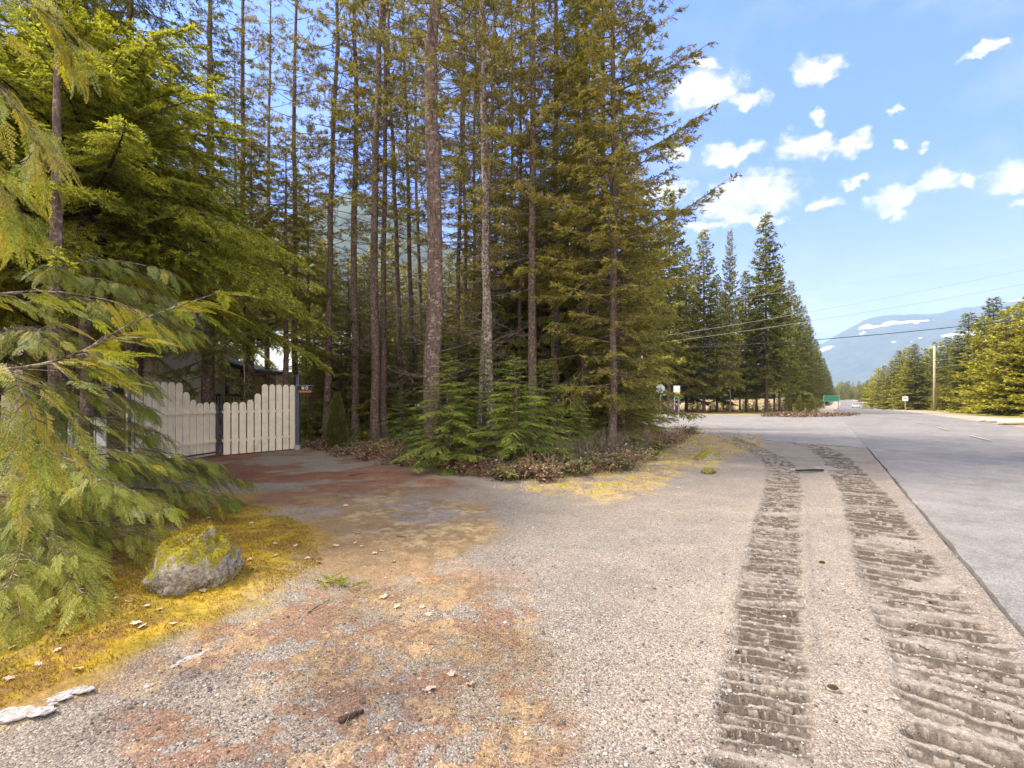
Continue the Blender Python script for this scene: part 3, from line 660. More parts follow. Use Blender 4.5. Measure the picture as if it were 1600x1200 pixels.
def pine_at(u, Y, w, utop, label, T, tk=None, group=None, name='pine_tree', zt=13.0):
    x = X_at(u, Y); xt = X_at(utop, Y); lean = math.atan2(xt - x, zt)
    return plant(T, x, Y, label, name, 'tree', group, sc=(1, 1, 1), tk=(w / F * Y) / .25, lean=(lean, 0))
gP = 'tall bare-stemmed pines of the roadside grove'
grove = [
    (325, 18.0, 17, 322, 'thick brown pine trunk rising in front of the pale metal roof', FIR[1]),
    (387, 20.0, 10, 385, 'slender pine over the right gate leaf, trunk crossing the carport roof', PINE[0]),
    (459, 20.5, 9, 451, 'thin straight pine just behind the right end of the gate', PINE[1]),
    (508, 19.0, 10, 518, 'slim pine beside the corner of the pale sided house', PINE[2]),
    (556, 19.0, 11, 564, 'straight pine trunk just right of the small columnar cedar', PINE[3]),
    (587, 17.5, 13, 594, 'front stem of the touching pair of pines near the pale parked car', PINE[0]),
    (603, 18.3, 9, 599, 'thinner rear stem of the touching pair of pines near the pale parked car', PINE[1]),
    (631, 21.0, 8, 646, 'left one of two thin pines standing between the pair and the thickest trunk', PINE[2]),
    (645, 22.0, 8, 639, 'right one of two thin pines standing between the pair and the thickest trunk', PINE[3]),
    (686, 12.6, 25, 693, 'thickest scaly pine trunk of the grove with many dead side branches', PINE[2]),
    (675, 15.5, 10, 680, 'pale lichened stem close on the left of the thickest pine', PINE[1]),
    (750, 15.5, 8, 772, 'very pale slim trunk leaning right above the young hemlocks', PINE[0]),
    (768, 14.5, 13, 792, 'mottled pine leaning slightly right beside the very pale slim trunk', PINE[3]),
    (831, 15.0, 12, 842, 'mottled pine trunk standing above the right hand young hemlock', PINED[1]),
]
for (u, Y, w, ut, lb, T) in grove:
    o = pine_at(u, Y, w, ut, lb, T)
    if any(k in lb for k in ('pale lichened', 'very pale')):
        for c in o.children:
            if c.name.startswith('trunk'):
                me = c.data.copy(); me.materials[0] = M['bark_pale']; c.data = me
for (u, Y, w) in [(716, 20, 7), (727, 24, 7), (738, 22, 6), (659, 27, 7), (797, 24, 7), (812, 19, 6), (745, 30, 6)]:
    pine_at(u, Y, w, u + random.uniform(-8, 12), 'thin dark pine stem deep inside the grove behind the young hemlocks', PINE[random.randrange(4)], group='thin pine stems deep in the grove')
# dense crowns on the right of the grove
SIL = conifer(77, 20, 1.3, 2.6, 260, .11, prof=lambda t: (1 - t) ** .75 * (.45 + .55 * np.minimum(1, t * 5)) + .04, a0=-.2, a1=.55, curl=.12, tsp=.13, bsp=.05, bl=.12, bw=.026, tdroop=.3, tlen=.36, tuft=.3, dead=20, mat='pine',
              extra=[(8.0, PI / 2 - .1, 3.0, .35, .28), (5.9, PI / 2 + .05, 3.05, .22, .28), (9.9, PI / 2, 2.9, .35, .25), (6.7, PI / 2 + .3, 2.0, .1, .25), (7.3, PI / 2, 1.7, .1, .2)])
plant(SIL, 2.75, 14.0, 'big dark conifer whose long upswept boughs reach out over the sky', 'spruce_tree', rz=0.0)
for (u, Y, T, lb, sc) in [
    (868, 17, PINED[0], 'dense olive pine just left of the big upswept conifer', 1.0),
    (905, 19, FIR[0], 'dark fir standing behind the left side of the big upswept conifer', 1.05),
    (972, 18.5, PINED[2], 'bushy pine close behind the right side of the big upswept conifer', .62),
    (945, 21, PINED[1], 'tall pine filling the gap behind the big upswept conifer', 1.0),
    (985, 22, FIR[1], 'rightmost dark fir of the grove, beside the stop sign', .52),
    (1000, 27, PINED[0], 'loose crowned pine at the far right corner of the grove', .6)]:
    plant(T, X_at(u, Y), Y, lb, 'conifer', sc=sc)
plant(FIR[2], X_at(915, 15.6), 15.6, 'dense fir pressed against the left side of the big upswept conifer', 'conifer', sc=(.85, .85, 1))
plant(PINED[0], X_at(962, 16.2), 16.2, 'short bushy pine between the big upswept conifer and the round young fir', 'conifer', sc=(.9, .9, .42))
plant(UND[0], X_at(962, 15.5), 15.5, 'round bright green young fir at the right edge of the grove', 'young_fir', sc=(.85, .85, .45))
# understorey filling the grove and the slope behind the houses
gU = 'young conifers between the trunks of the grove'
k = 0
pts = []
tries = 0
while k < 58 and tries < 3000:
    tries += 1
    u = random.uniform(470, 1000); Y = random.uniform(19.5, 36); x = X_at(u, Y)
    if poly_sd(np.array([x]), np.array([Y]), [(-12, 18), (5.2, 18.0), (5.2, 21.5), (1.6, 25.5), (-7, 31), (-34, 46), (-34, 30)])[0] < .3: continue
    if u < 720 and 24 < Y < 30.5: continue
    if 500 < u < 720 and Y < 25 and random.random() < .6: continue
    if any(math.hypot(x - a, Y - b) < 1.0 for a, b in pts): continue
    pts.append((x, Y)); hh = random.uniform(3.5, 7.5) if u < 760 else random.uniform(6, 13)
    plant(UND[random.randrange(3)], x, Y, 'young conifer filling the grove between the taller trunks', 'young_conifer', group=gU, sc=(hh / 8 * .9 + .15, hh / 8 * .9 + .15, hh / 8)); k += 1
print('hemlocks...')
HEMP = [(700, 11.4, 2.55, HEM[0], 'young hemlock with layered bright green boughs, left of the middle pair'), (805, 11.1, 2.5, HEM[1], 'broadest young hemlock, its layered boughs touching the shrubs by the gravel'),
        (845, 12.8, 2.4, HEM[0], 'young hemlock half hidden behind the broadest one'), (757, 12.8, 2.9, HEM[1], 'young hemlock standing in the gap behind the two front ones'),
        (628, 14.5, 1.8, HEM[0], 'small hemlock with thin flat boughs left of the layered hemlocks'), (905, 13.5, 1.5, HEM[1], 'low hemlock in the shade right of the broadest one'), (663, 13.0, 1.6, HEM[1], 'short hemlock in front of the pale parked car')]
for (u, Y, hh, T, lb) in HEMP:
    plant(T, X_at(u, Y), Y, lb, 'young_hemlock', sc=(hh / 2.9 * 1.08, hh / 2.9 * 1.08, hh / 2.9))

# ---- left side: big conifers behind the gate
print('left...')
DOUG = conifer(31, 21, 4.0, 5.2, 110, .27, prof=lambda t: (1 - t) ** .6, a0=-.55, a1=.3, curl=-.1, tsp=.13, bsp=.05, bl=.085, bw=.022, tdroop=.5, tlen=.3, limb_r=.013, mat='fir_dark', tmat='bark_moss', lmat='twig_dark')
plant(DOUG, X_at(57, 12.5), 12.5, 'huge mossy trunked fir at the far left with long drooping dark boughs', 'fir_tree', rz=.4)
BOUGH = conifer(37, 7.6, 3.8, 3.9, 210, .11, prof=lambda t: (1 - t) ** .62, a0=-.12, a1=.75, curl=-.22, tsp=.055, bsp=.026, bl=.070, bw=.015, tdroop=.25, flat=.36, tlen=.3, limb_r=.012, mat='bough', lmat='twig_dark')
plant(BOUGH, -6.9, 8.3, 'large bright green hemlock whose boughs spread above the gate', 'hemlock_tree', rz=.9)
plant(BOUGH, -10.5, 9.8, 'bright green hemlock further left behind the one above the gate', 'hemlock_tree', rz=2.9, sc=.95)
YARD = conifer(51, 12, 4.0, 2.6, 110, .13, a0=-.25, a1=.5, curl=-.05, tsp=.12, bsp=.05, bl=.11, bw=.026, tdroop=.3, tlen=.42, mat='pineyoung')
for (u, Y, lb) in [(392, 19.5, 'olive fir whose lowest boughs hang above the right gate leaf'), (446, 18.6, 'olive fir just left of the gate sign, boughs above the picket tops'), (268, 30.5, 'olive fir rising between the carport and the gabled house'), (482, 23, 'olive fir in front of the right end of the pale metal roof'), (338, 31.0, 'olive fir standing beyond the carport roof')]:
    plant(YARD, X_at(u, Y), Y, lb, 'fir_tree', sc=random.uniform(.9, 1.08))
LF = [(150, 16.5, FIR[1], 1.05), (190, 31, FIR[0], 1.1), (250, 30, PINE[2], 1.0), (345, 38, PINED[0], 1.0), (290, 38, FIR[2], 1.05), (418, 25.5, PINE[1], 1.0), (-30, 17, FIR[0], 1.1), (-150, 14, FIR[1], 1.1), (-260, 20, FIR[2], 1.1), (400, 40, FIR[1], .9), (450, 42, FIR[0], .8)]
TOPF = [conifer(61 + k, 22, 4.8, 3.3, 150, .16, a0=-.45, a1=.4, curl=-.05, tsp=.13, bsp=.055, bl=.11, bw=.026, tdroop=.4, tlen=.38, mat='fir', lmat='twig_dark') for k in range(2)]
for (u, Y, T, lb) in [(205, 14.5, TOPF[0], 'tall fir with drooping boughs whose trunk rises behind the left gate leaf'), (298, 30.0, TOPF[1], 'tall drooping fir rising behind the carport roof'), (368, 30.5, TOPF[0], 'tall drooping fir behind the right end of the carport'), (120, 16.0, TOPF[1], 'tall drooping fir between the huge mossy fir and the gate')]:
    plant(T, X_at(u, Y), Y, lb, 'fir_tree')
for i, (u, Y, T, sc) in enumerate(LF):
    plant(T, X_at(u, Y), Y, 'tall dark conifer standing among the houses behind the gate', 'conifer', group='tall conifers among the houses', sc=sc)
for (u, Y, hh) in [(418, 19, 2.6), (437, 18.4, 2.4), (484, 19, 3.2), (528, 24, 6), (575, 25, 6)]:
    plant(UND[random.randrange(3)], X_at(u, Y), Y, 'young fir with loose boughs in the yard behind the gate', 'young_fir', group='young firs in the yard', sc=(hh / 8 * .9, hh / 8 * .9, hh / 8))
# trees behind the left forest to the foot of the hills
for i in range(34):
    u = -250 + i * 38 + random.uniform(-12, 12); Y = random.uniform(54, 75) if u < 380 else random.uniform(68, 90)
    plant(FARF[random.randrange(3)], X_at(u, Y), Y, 'conifer of the background wood beyond the houses and side road', 'conifer', group='background wood beyond the side road', sc=random.uniform(.7, .95))
for i in range(20):
    u = 430 + i * 17 + random.uniform(-6, 6); Y = random.uniform(66, 76)
    plant(FARF[3] if i % 3 else YOUNG[1], X_at(u, Y), Y, 'sunlit olive conifer seen between the grove trunks from beyond the side road', 'conifer', group='sunlit conifers beyond the side road', sc=(random.uniform(.9, 1.15),) * 2 + (random.uniform(.95, 1.15) * (1 if i % 3 else 1.9),))

# ---- across the side road, row receding along the main road
print('rows...')
gS = 'conifers along the far side of the side road'
row = [(1012, 330, 61), (1045, 300, 58), (1072, 385, 66), (1100, 362, 60), (1120, 430, 64), (1141, 362, 57), (1166, 425, 63), (1198, 338, 60), (1182, 450, 70), (1218, 415, 68), (1235, 440, 74), (1246, 462, 82), (1255, 478, 90), (1262, 495, 100), (1268, 512, 112), (1275, 532, 126), (1281, 548, 145), (1287, 560, 165), (1291, 570, 190), (1295, 580, 220), (1298, 588, 255), (1156, 470, 78), (1090, 450, 80), (1130, 455, 84), (1210, 470, 88), (1232, 490, 98), (1060, 420, 75), (1030, 400, 72), (1248, 510, 118), (985, 340, 66)]
sp = {1045: 'tall ragged conifer rising behind the stop sign', 1141: 'narrow spired conifer left of the tallest one across the side road', 1198: 'tallest broad conifer across the side road, its tip against blue sky', 1100: 'pointed conifer between the stop sign and the narrow spired one'}
for (u, vt, Y) in row:
    x = X_at(u, Y); hh = (HV - vt) / F * Y + CAMH - float(H(x, Y)); T = FARF[random.randrange(3)]
    if u == 1141: T = FARF[0]
    w = (.95 if u in (1198, 1045) else random.uniform(.7, .9)) * (hh / 20) ** .6 * (.6 if u == 1141 else 1)
    plant(T, x, Y, sp.get(u, 'dark conifer in the row that recedes along the left of the road'), 'conifer', group=None if u in sp else gS, sc=(w, w, hh / T.H))
def road_pt(s, off):
    P = np.array(ROAD_C); d = np.concatenate([[0], np.cumsum(np.hypot(*(P[1:] - P[:-1]).T))]); L = offset_line(P, off)
    return float(np.interp(s, d, L[:, 0])), float(np.interp(s, d, L[:, 1]))
gE = 'pale young conifers closing the road vista'
for i in range(26):
    u = 1288 + i * 3.4; Y = random.uniform(385, 470); x = X_at(u, Y); hh = random.uniform(9, 15)
    plant(YOUNG[random.choice((0, 1, 2))], x, Y, 'small conifer at the far end of the straight road', 'conifer', group=gE, sc=(1.5, 1.5, hh / 10))
for i in range(26):
    s = 130 + i * 11; x, y = road_pt(s, -random.uniform(9, 14)); hh = random.uniform(4, 8)
    plant(YOUNG[1], x, y, 'low conifer fringing the left edge of the road in the distance', 'conifer', group='low conifers on the left road edge', sc=(.8, .8, hh / 10))
# ---- right side of the main road
gR = 'conifers across the main road'
rlist = [(1606, 462, 50), (1590, 478, 54), (1572, 486, 50), (1553, 466, 63), (1537, 500, 58), (1513, 490, 72), (1497, 524, 80), (1480, 528, 92), (1463, 535, 105), (1449, 545, 102), (1430, 538, 98), (1419, 545, 104), (1405, 548, 112), (1393, 563, 120), (1381, 571, 130), (1372, 576, 145), (1363, 588, 165), (1355, 594, 200), (1349, 598, 240), (1343, 602, 290), (1625, 450, 47), (1650, 445, 52), (1680, 440, 50)]
sp2 = {1553: 'dark layered conifer, tallest tip of the right hand forest edge', 1513: 'spiky dark conifer left of the tallest one across the road', 1430: 'dark pointed conifer beside the nearest utility pole, left of it'}
for (u, vt, Y) in rlist:
    x = X_at(u, Y); hh = (HV - vt) / F * Y + CAMH - float(H(x, Y)); dark = u in sp2 or random.random() < .12
    T = FARF[random.choice((0, 1))] if dark else random.choice((FARF[3], YOUNG[2], YOUNG[0], FARF[3]))
    w = max(.5, hh / T.H) * (1.45 if T.H > 15 else 1.25)
    plant(T, x, Y, sp2.get(u, 'olive green conifer at the forest edge across the main road'), 'conifer', group=None if u in sp2 else gR, sc=(w, w, hh / T.H))
for i in range(150):
    s = 33 + 300 * (i / 150) ** 1.6 + random.uniform(-2, 2); off = random.uniform(10.5, 13) if i % 2 else random.uniform(14, 24)
    x, y = road_pt(s, off); hh = (random.uniform(2.0, 4.4) if i % 2 else random.uniform(6.5, 11)); T = YOUNG[random.choice((0, 0, 2, 1))]; w = hh / 10 * random.uniform(1.1, 1.6)
    plant(T, x, y, ('bushy yellow green young tree on the verge across the road' if i % 2 else 'yellow green young tree behind the verge bushes across the road'), 'young_tree', group='yellow green young trees across the road' if i % 2 else 'second row of young trees across the road', sc=(w, w, hh / 10), limbs=False)
for i in range(54):
    s = 40 + 250 * (i / 54) ** 1.3; x, y = road_pt(s, random.uniform(26, 42)); hh = random.uniform(10, 15)
    T = random.choice((FARF[3], FARF[3], YOUNG[1])); plant(T, x, y, 'taller conifer deep in the forest across the main road', 'conifer', group='deep forest across the main road', sc=(hh / 14 * 1.1, hh / 14 * 1.1, hh / T.H))

# ------------------------------------------------------------ near cedars
print('cedars...')
def spray_template():
    O = []; D = []; L = []; W = []
    def zc(x): return -.16 * x * x
    nj = 12; gg = np.random.default_rng(2)
    for j in range(nj + 1):
        for sg in (-1, 1):
            x = .06 + .90 * (j + .5 * (sg > 0)) / nj; b = .40 * max(.02, 1 - x) ** .8 * (.6 + .4 * min(1, x * 4)) * gg.uniform(.6, 1.15) + .04
            a = .92 - .35 * x + gg.normal(0, .08); dx, dy = math.cos(a), sg * math.sin(a); m = max(2, int(b / .05))
            O.append((x, 0, zc(x))); D.append((dx, dy, -.12)); L.append(b * .98); W.append(.012)
            for k in range(1, m + 1):
                t = k / (m + 1) * b
                for s2 in (-1, 1):
                    c = a * sg + s2 * .62; O.append((x + dx * t, dy * t, zc(x) - .12 * t)); D.append((math.cos(c), math.sin(c), -.1)); L.append(.062 * (1.2 - t / b * .75)); W.append(.016)
    O.append((0, 0, 0)); D.append((1, 0, -.08)); L.append(1.0); W.append(.012)
    return np.array(O), nrm(np.array(D)), np.array(L), np.array(W)
SO, SD, SL, SW = spray_template()
def sprays(P, Ax, Nm, S):
    """places sprays: foot P, axis Ax, surface normal Nm, length S"""
    Ax = nrm(Ax); Sd = nrm(np.cross(Nm, Ax)); Nm = np.cross(Ax, Sd)
    tr = lambda v: v[None, :, 0:1] * Ax[:, None] + v[None, :, 1:2] * Sd[:, None] + v[None, :, 2:3] * Nm[:, None]
    O = (P[:, None] + tr(SO) * S[:, None, None]).reshape(-1, 3); D = tr(SD).reshape(-1, 3)
    N = np.repeat(Nm, len(SO), 0); L = (SL[None] * S[:, None]).ravel(); W = (SW[None] * S[:, None]).ravel() * 1.3
    return kites(O, nrm(D), N, L, W, .5)
def cedar(seed, limbs, per=.085, ssize=(.2, .38), mat='cedar', ymat='cedar_yellow', yfrac=.12, twig_r=.011):
    """limbs: list of 3-D polylines; hangs flat drooping sprays along side twigs"""
    g = np.random.default_rng(seed); tb = []; PA = []; AA = []; NA = []; SA = []
    for Lb in limbs:
        P = subdiv(Lb, 4); K = len(P); ln = np.linalg.norm(P[1:] - P[:-1], axis=1).sum()
        tb.append(tubes(P[None], (twig_r * (.35 + ln * .32) * np.linspace(1, .22, K))[None], 5))
        n = int(ln / per) + 4; t = np.sort(g.uniform(.18, 1.0, n)); q = t * (K - 1); i = np.minimum(q.astype(int), K - 2); f = (q - i)[:, None]
        B = P[i] * (1 - f) + P[i + 1] * f; T = nrm(P[i + 1] - P[i]); lat = nrm(np.cross(T, [0, 0, 1.0])); sg = np.where(np.arange(n) % 2, 1, -1)[:, None]
        l2 = (.10 + .34 * (1 - t) * min(1.6, ln) * g.uniform(.4, 1.1, n))[:, None]
        d = nrm(T * .75 + lat * sg * g.uniform(.4, 1.1, (n, 1)) + np.array([0, 0, -.25]) * g.uniform(.2, 1.6, (n, 1)))
        E = B + d * l2 + np.array([0, 0, -.12]) * l2; Mid = B + d * l2 * .5 + np.array([0, 0, .02])
        tb.append(tubes(np.stack([B, Mid, E], 1), np.tile([.004, .003, .0018], (n, 1)), 3))
        for (pt, w) in ((E, 1.0), (Mid, .8), (B, .75)):
            m = len(pt); ax = nrm(d * g.uniform(.5, 1, (m, 1)) + T * .3 + lat * g.normal(0, .35, (m, 1)) + np.array([0, 0, -1]) * g.uniform(.05, .75, (m, 1)))
            nm = nrm(np.array([0, 0, 1.0]) + g.normal(0, .35, (m, 3)) + d * .25)
            PA.append(pt); AA.append(ax); NA.append(nm); SA.append(g.uniform(*ssize, m) * w)
        PA.append(P[-1:]); AA.append(T[-1:] + [0, 0, -.3]); NA.append(np.array([[0, .1, 1.0]])); SA.append(np.array([ssize[1]]))
    PA, AA, NA, SA = map(np.concatenate, (PA, AA, NA, SA)); y = g.random(len(PA)) < yfrac
    R = Tree(); V, q = join(tb); R.limbs = make_mesh('limbs', V, q, M['twig'], True)
    V, q = sprays(PA[~y], AA[~y], NA[~y], SA[~y]); R.crown = make_mesh('crown', V, q, M[mat])
    R.yel = None
    if y.sum() > 2: V, q = sprays(PA[y], AA[y], NA[y], SA[y]); R.yel = make_mesh('yellow_sprays', V, q, M[ymat])
    return R
def auto_limbs(seed, cx, cy, n, z0, z1, len0, len1, az0, az1, droop=-.35):
    g = np.random.default_rng(seed); out = []
    for k in range(n):
        z = z0 + (z1 - z0) * (k + g.random()) / n; a = g.uniform(az0, az1); t = (z - z0) / (z1 - z0); L = (len0 + (len1 - len0) * t) * g.uniform(.75, 1.12); w = g.normal(0, .15)
        pts = []
        for s in (0, .25, .5, .75, 1.0):
            aa = a + w * s; zz = z + L * (droop * s + .12 * math.sin(s * PI)) + (.20 * L * max(0, s - .6)); zz = max(zz, .12 + .05 * k % .1)
            pts.append((cx + math.sin(aa) * L * s, cy + math.cos(aa) * L * s, zz))
        out.append(pts)
    return out
def place_cedar(R, x, y, Hh, r, label):
    root = bpy.data.objects.new('cedar_tree', None); col.objects.link(root); root.location = (x, y, float(H(x, y)) - .05); tag(root, label, 'tree')
    tp, tr = trunk_geo(Hh, r, int(x * 10) & 255, bend=.1); V, q = tubes(tp[None], tr[None], 12); link('trunk', make_mesh('trunk', V, q, M['bark'], True), root)
    for nm, me in (('limbs', R.limbs), ('crown', R.crown), ('yellow_sprays', R.yel)):
        if me is None: continue
        V = np.empty(len(me.vertices) * 3, np.float32); me.vertices.foreach_get('co', V); V = V.reshape(-1, 3) - np.array([x, y, root.location[2]], np.float32)
        me.vertices.foreach_set('co', V.ravel()); me.update(); link(nm, me, root)
def W3(u, v, Y): return (X_at(u, Y), Y, Z_at(v, Y))
# cedar whose foot is hidden by its own sprays, left foreground
R = cedar(1, auto_limbs(5, -5.5, 6.2, 14, .35, 1.05, 2.05, 1.8, .3, 2.75, -.2) + auto_limbs(6, -5.5, 6.2, 9, 1.2, 2.1, 1.15, 1.0, .15, 2.9, -.3) + auto_limbs(7, -5.5, 6.2, 12, 2.2, 3.3, 1.75, 1.3, .2, 2.9, -.15), per=.055, ssize=(.14, .25), yfrac=.14)
place_cedar(R, -5.5, 6.2, 6.5, .12, 'western red cedar in the left foreground, sprays drooping to the moss')
R = cedar(3, auto_limbs(9, -4.6, 4.5, 17, .35, 1.15, 1.75, 1.25, .35, 2.4, -.22), per=.058, ssize=(.14, .25), yfrac=.10)
place_cedar(R, -4.6, 4.5, 2.6, .05, 'low young cedar nearest the camera, overhanging the moss at the left edge')
# cedar standing just outside the left of the frame, its boughs reaching in
hl = [[W3(-260, 610, 2.7), W3(-60, 585, 2.75), W3(60, 570, 2.8), W3(130, 548, 2.9), W3(200, 508, 3.1), W3(262, 484, 3.3), W3(345, 456, 3.6)],
      [W3(-260, 600, 2.6), W3(-60, 580, 2.55), W3(0, 573, 2.5), W3(28, 600, 2.45), W3(48, 645, 2.4), W3(58, 672, 2.4)],
      [W3(-500, 120, 2.9), W3(-200, 60, 2.9), W3(-60, 90, 2.95), W3(10, 150, 3.0), W3(50, 205, 3.1), W3(66, 255, 3.1)],
      [W3(-500, 260, 2.9), W3(-200, 180, 2.9), W3(-60, 220, 2.95), W3(0, 290, 3.0), W3(25, 340, 3.1)],
      [W3(-500, 20, 3.3), W3(-200, -60, 3.5), W3(0, -20, 3.6), W3(90, 40, 3.8), W3(120, 90, 3.9)],
      [W3(-400, 700, 2.9), W3(-200, 660, 2.9), W3(-60, 640, 2.9), W3(30, 665, 3.0), W3(60, 720, 3.1)],
      [W3(-300, 480, 3.2), W3(-100, 470, 3.3), W3(60, 455, 3.5), W3(170, 470, 3.8), W3(240, 500, 4.0)]]
R = cedar(8, hl, per=.16, ssize=(.16, .30), yfrac=.5, twig_r=.010)
place_cedar(R, -6.2, 2.4, 9, .15, 'cedar rooted outside the left edge, yellowing sprays hanging from a long thin bough')

# ------------------------------------------------------------ houses, carport, gate
print('houses...')
def siding(mb, x0, x1, z0, z1, y, course=.11, out=.014, gable=None):
    """lap siding facing -Y"""
    n = int((z1 - z0) / course); V = []; Fs = []
    for k in range(n + 1):
        a = z0 + k * course; b = min(a + course, z1 if gable is None else 99)
        if gable is not None:
            (gx, gz, gs) = gable; wa = max(0.0, (gz - a) / gs); xa0, xa1 = max(x0, gx - wa), min(x1, gx + wa)
            if xa1 - xa0 < .05: break
        else: xa0, xa1 = x0, x1
        if b - a < .01: break
        i = len(V); V += [(xa0, y - out, a), (xa1, y - out, a), (xa1, y, b), (xa0, y, b), (xa0, y, a), (xa1, y, a)]; Fs += [[i, i + 1, i + 2, i + 3], [i + 4, i + 5, i + 1, i]]
    mb.add(V, [np.array(Fs)])
def empty(name, loc, label, cat, group=None, rz=0):
    e = bpy.data.objects.new(name, None); col.objects.link(e); e.location = loc; e.rotation_euler[2] = rz; tag(e, label, cat, group); return e
# tall gabled house, far left
hx, hy = X_at(107, 20.0), 20.0
hA = empty('gabled_house', (hx, hy, .3), 'tall beige sided house with a dark steep gable behind the cedars', 'house')
mb = MB(); siding(mb, -3.0, 3.4, 0, 6.4, 0, .13, .016, gable=(0, 6.35, .62)); mb.box((.2, 3.0, 1.9), (6.35, 5.9, 3.8)); mb.build('wall', M['siding'], hA)
mb = MB()
for sg in (-1, 1):
    a = math.atan(.62); mb.box((sg * 2.05, 2.7, 6.55 - 2.05 * .62), (4.9, 6.9, .16), rot=Matrix.Rotation(sg * a, 3, 'Y'))
mb.build('roof', M['roof_dark'], hA)
mb = MB(); mb.box((1.2, -.75, 3.22), (5.6, 1.5, .12), rot=Matrix.Rotation(.13, 3, 'X')); mb.build('porch_roof', M['black'], hA)
for px in (-1.4, 1.2, 3.8):
    mb = MB(); mb.box((px, -1.35, 1.5), (.12, .12, 3.1)); mb.build('post', M['darkwood'], hA)
mb = MB(); mb.box((2.2, -.03, 1.9), (1.1, .08, 1.3)); w = mb.build('window', M['white'], hA); mb = MB(); mb.box((2.2, -.085, 1.9), (.92, .03, 1.12)); mb.build('pane', M['glass'], w)
# long low house with pale metal roof
x0, x1, hy = X_at(275, 33), X_at(517, 33), 33.0
hB = empty('metal_roofed_house', (x0, hy, .75), 'low pale sided house with a white green metal roof behind the gate', 'house')
W = x1 - x0
mb = MB(); siding(mb, 0, W, .15, 2.75, 0, .10, .014); mb.box((W / 2, 4.0, 1.4), (W - .02, 7.96, 2.7)); mb.build('wall', M['siding_light'], hB)
mb = MB(); mb.box((W / 2, -.01, .06), (W + .06, .05, .16)); mb.build('skirting', M['white'], hB)
mb = MB(); mb.box((W + .02, -.02, 1.4), (.09, .06, 2.7)); mb.build('corner_trim', M['white'], hB)
mb = MB(); a = .62
mb.box((W / 2, 1.9, 4.05), (W + 1.0, 5.6, .06), rot=Matrix.Rotation(a, 3, 'X')); mb.box((W / 2, 6.2, 4.05), (W + 1.0, 5.0, .06), rot=Matrix.Rotation(-a, 3, 'X'))
ca, sa = math.cos(a), math.sin(a)
for k in range(int((W + 1) / .4)):
    mb.box((-.5 + .2 + k * .4, 1.9 - .05 * sa, 4.05 + .05 * ca), (.035, 5.6, .05), rot=Matrix.Rotation(a, 3, 'X'))
mb.build('roof', M['metalroof'], hB)
mb = MB(); mb.box((W / 2, -.42, 2.44), (W + 1.02, .03, .18)); mb.build('fascia', M['frame'], hB)
for wx in (1.35, 4.6, 7.4):
    mb = MB(); mb.box((wx, -.03, 1.65), (.95, .08, 1.15)); w = mb.build('window', M['white'], hB); mb = MB(); mb.box((wx, -.08, 1.65), (.78, .03, .98)); mb.build('pane', M['glass'], w)
# carport between them
cY = 24.0
cx0, cx1 = X_at(272, cY), X_at(402, cY); zg = float(H(cx0, cY))
cp = empty('carport', ((cx0 + cx1) / 2, cY, zg), 'open black carport with a sloping roof slab and dark railing behind the gate', 'carport')
w2 = (cx1 - cx0) / 2; zl, zr = Z_at(548, cY) - zg, Z_at(580, cY) - zg; a = math.atan2(zl - zr, 2 * w2)
mb = MB(); mb.box((0, 1.6, (zl + zr) / 2), (2 * w2 / math.cos(a), 3.6, .20), rot=Matrix.Rotation(a, 3, 'Y')); mb.build('roof', M['black'], cp)
for px in (-w2 + .35, w2 * .25, w2 * .62):
    zt = zl + (zr - zl) * (px + w2) / (2 * w2) - .12
    mb = MB(); mb.box((px, .1, zt / 2), (.14, .14, zt)); mb.build('post', M['black'], cp)
mb = MB(); mb.box((.55, .0, 1.25), (2.6, .07, .10)); mb.box((.55, .0, .35), (2.6, .07, .10))
for k in range(18): mb.box((-.68 + k * .145, 0, .8), (.035, .035, .9))
mb.build('railing', M['black'], cp)
mb = MB(); siding(mb, -w2 + .1, w2 - .6, .1, 2.7, 3.2, .1); mb.box((-.25, 3.3, 1.4), (2 * w2 - .72, .15, 2.55)); mb.build('back_wall', M['siding'], cp)
mb = MB(); mb.box((-.95, 3.14, 1.65), (1.1, .07, 1.25)); w = mb.build('window', M['frame'], cp); mb = MB(); mb.box((-.95, 3.09, 1.65), (.9, .03, 1.05)); mb.build('pane', M['glass'], w)
mb = MB(); mb.box((-w2 - .6, 3.1, 1.4), (.45, .08, 2.2)); mb.build('door', M['orangewood'], cp)

def picket_leaf(name, A, B, tops, zb, label, hinge_post=True):
    """gate leaf from A to B; tops: picket heights"""
    A = np.array(A); B = np.array(B); n = len(tops); d = (B - A) / np.linalg.norm(B - A); ln = np.linalg.norm(B - A); ang = math.atan2(d[1], d[0])
    root = empty(name, (A[0], A[1], float(H(*A))), label, 'gate', rz=ang); w = ln / n * .82; r = w / 2
    for k, top in enumerate(tops):
        x = (k + .5) * ln / n; P = [(x - r, zb), (x + r, zb)] + [(x + r * math.cos(t), top - r + r * math.sin(t)) for t in np.linspace(0, PI, 9)]
        mb = MB(); mb.prism(P, -.012, .012, 1); mb.box((x - r * .18, -.0135, (zb + top) / 2 - .04), (.007, .004, top - zb - .16)); 
        o = mb.build('picket', M['cream'], root)
    for z in (.42, 1.22):
        mb = MB(); mb.box((ln / 2, .035, z), (ln, .035, .07)); mb.build('rail', M['cream'], root)
    mb = MB()
    for (c, s) in (((ln / 2, .075, .12), (ln, .04, .04)), ((.03, .075, .75), (.04, .04, 1.3)), ((ln - .03, .075, .95), (.04, .04, 1.7))): mb.box(c, s)
    mb.build('steel_frame', M['steel'], root); return root
A = (X_at(348, 14.2), 14.2); B = (X_at(462, 16.0), 16.0)
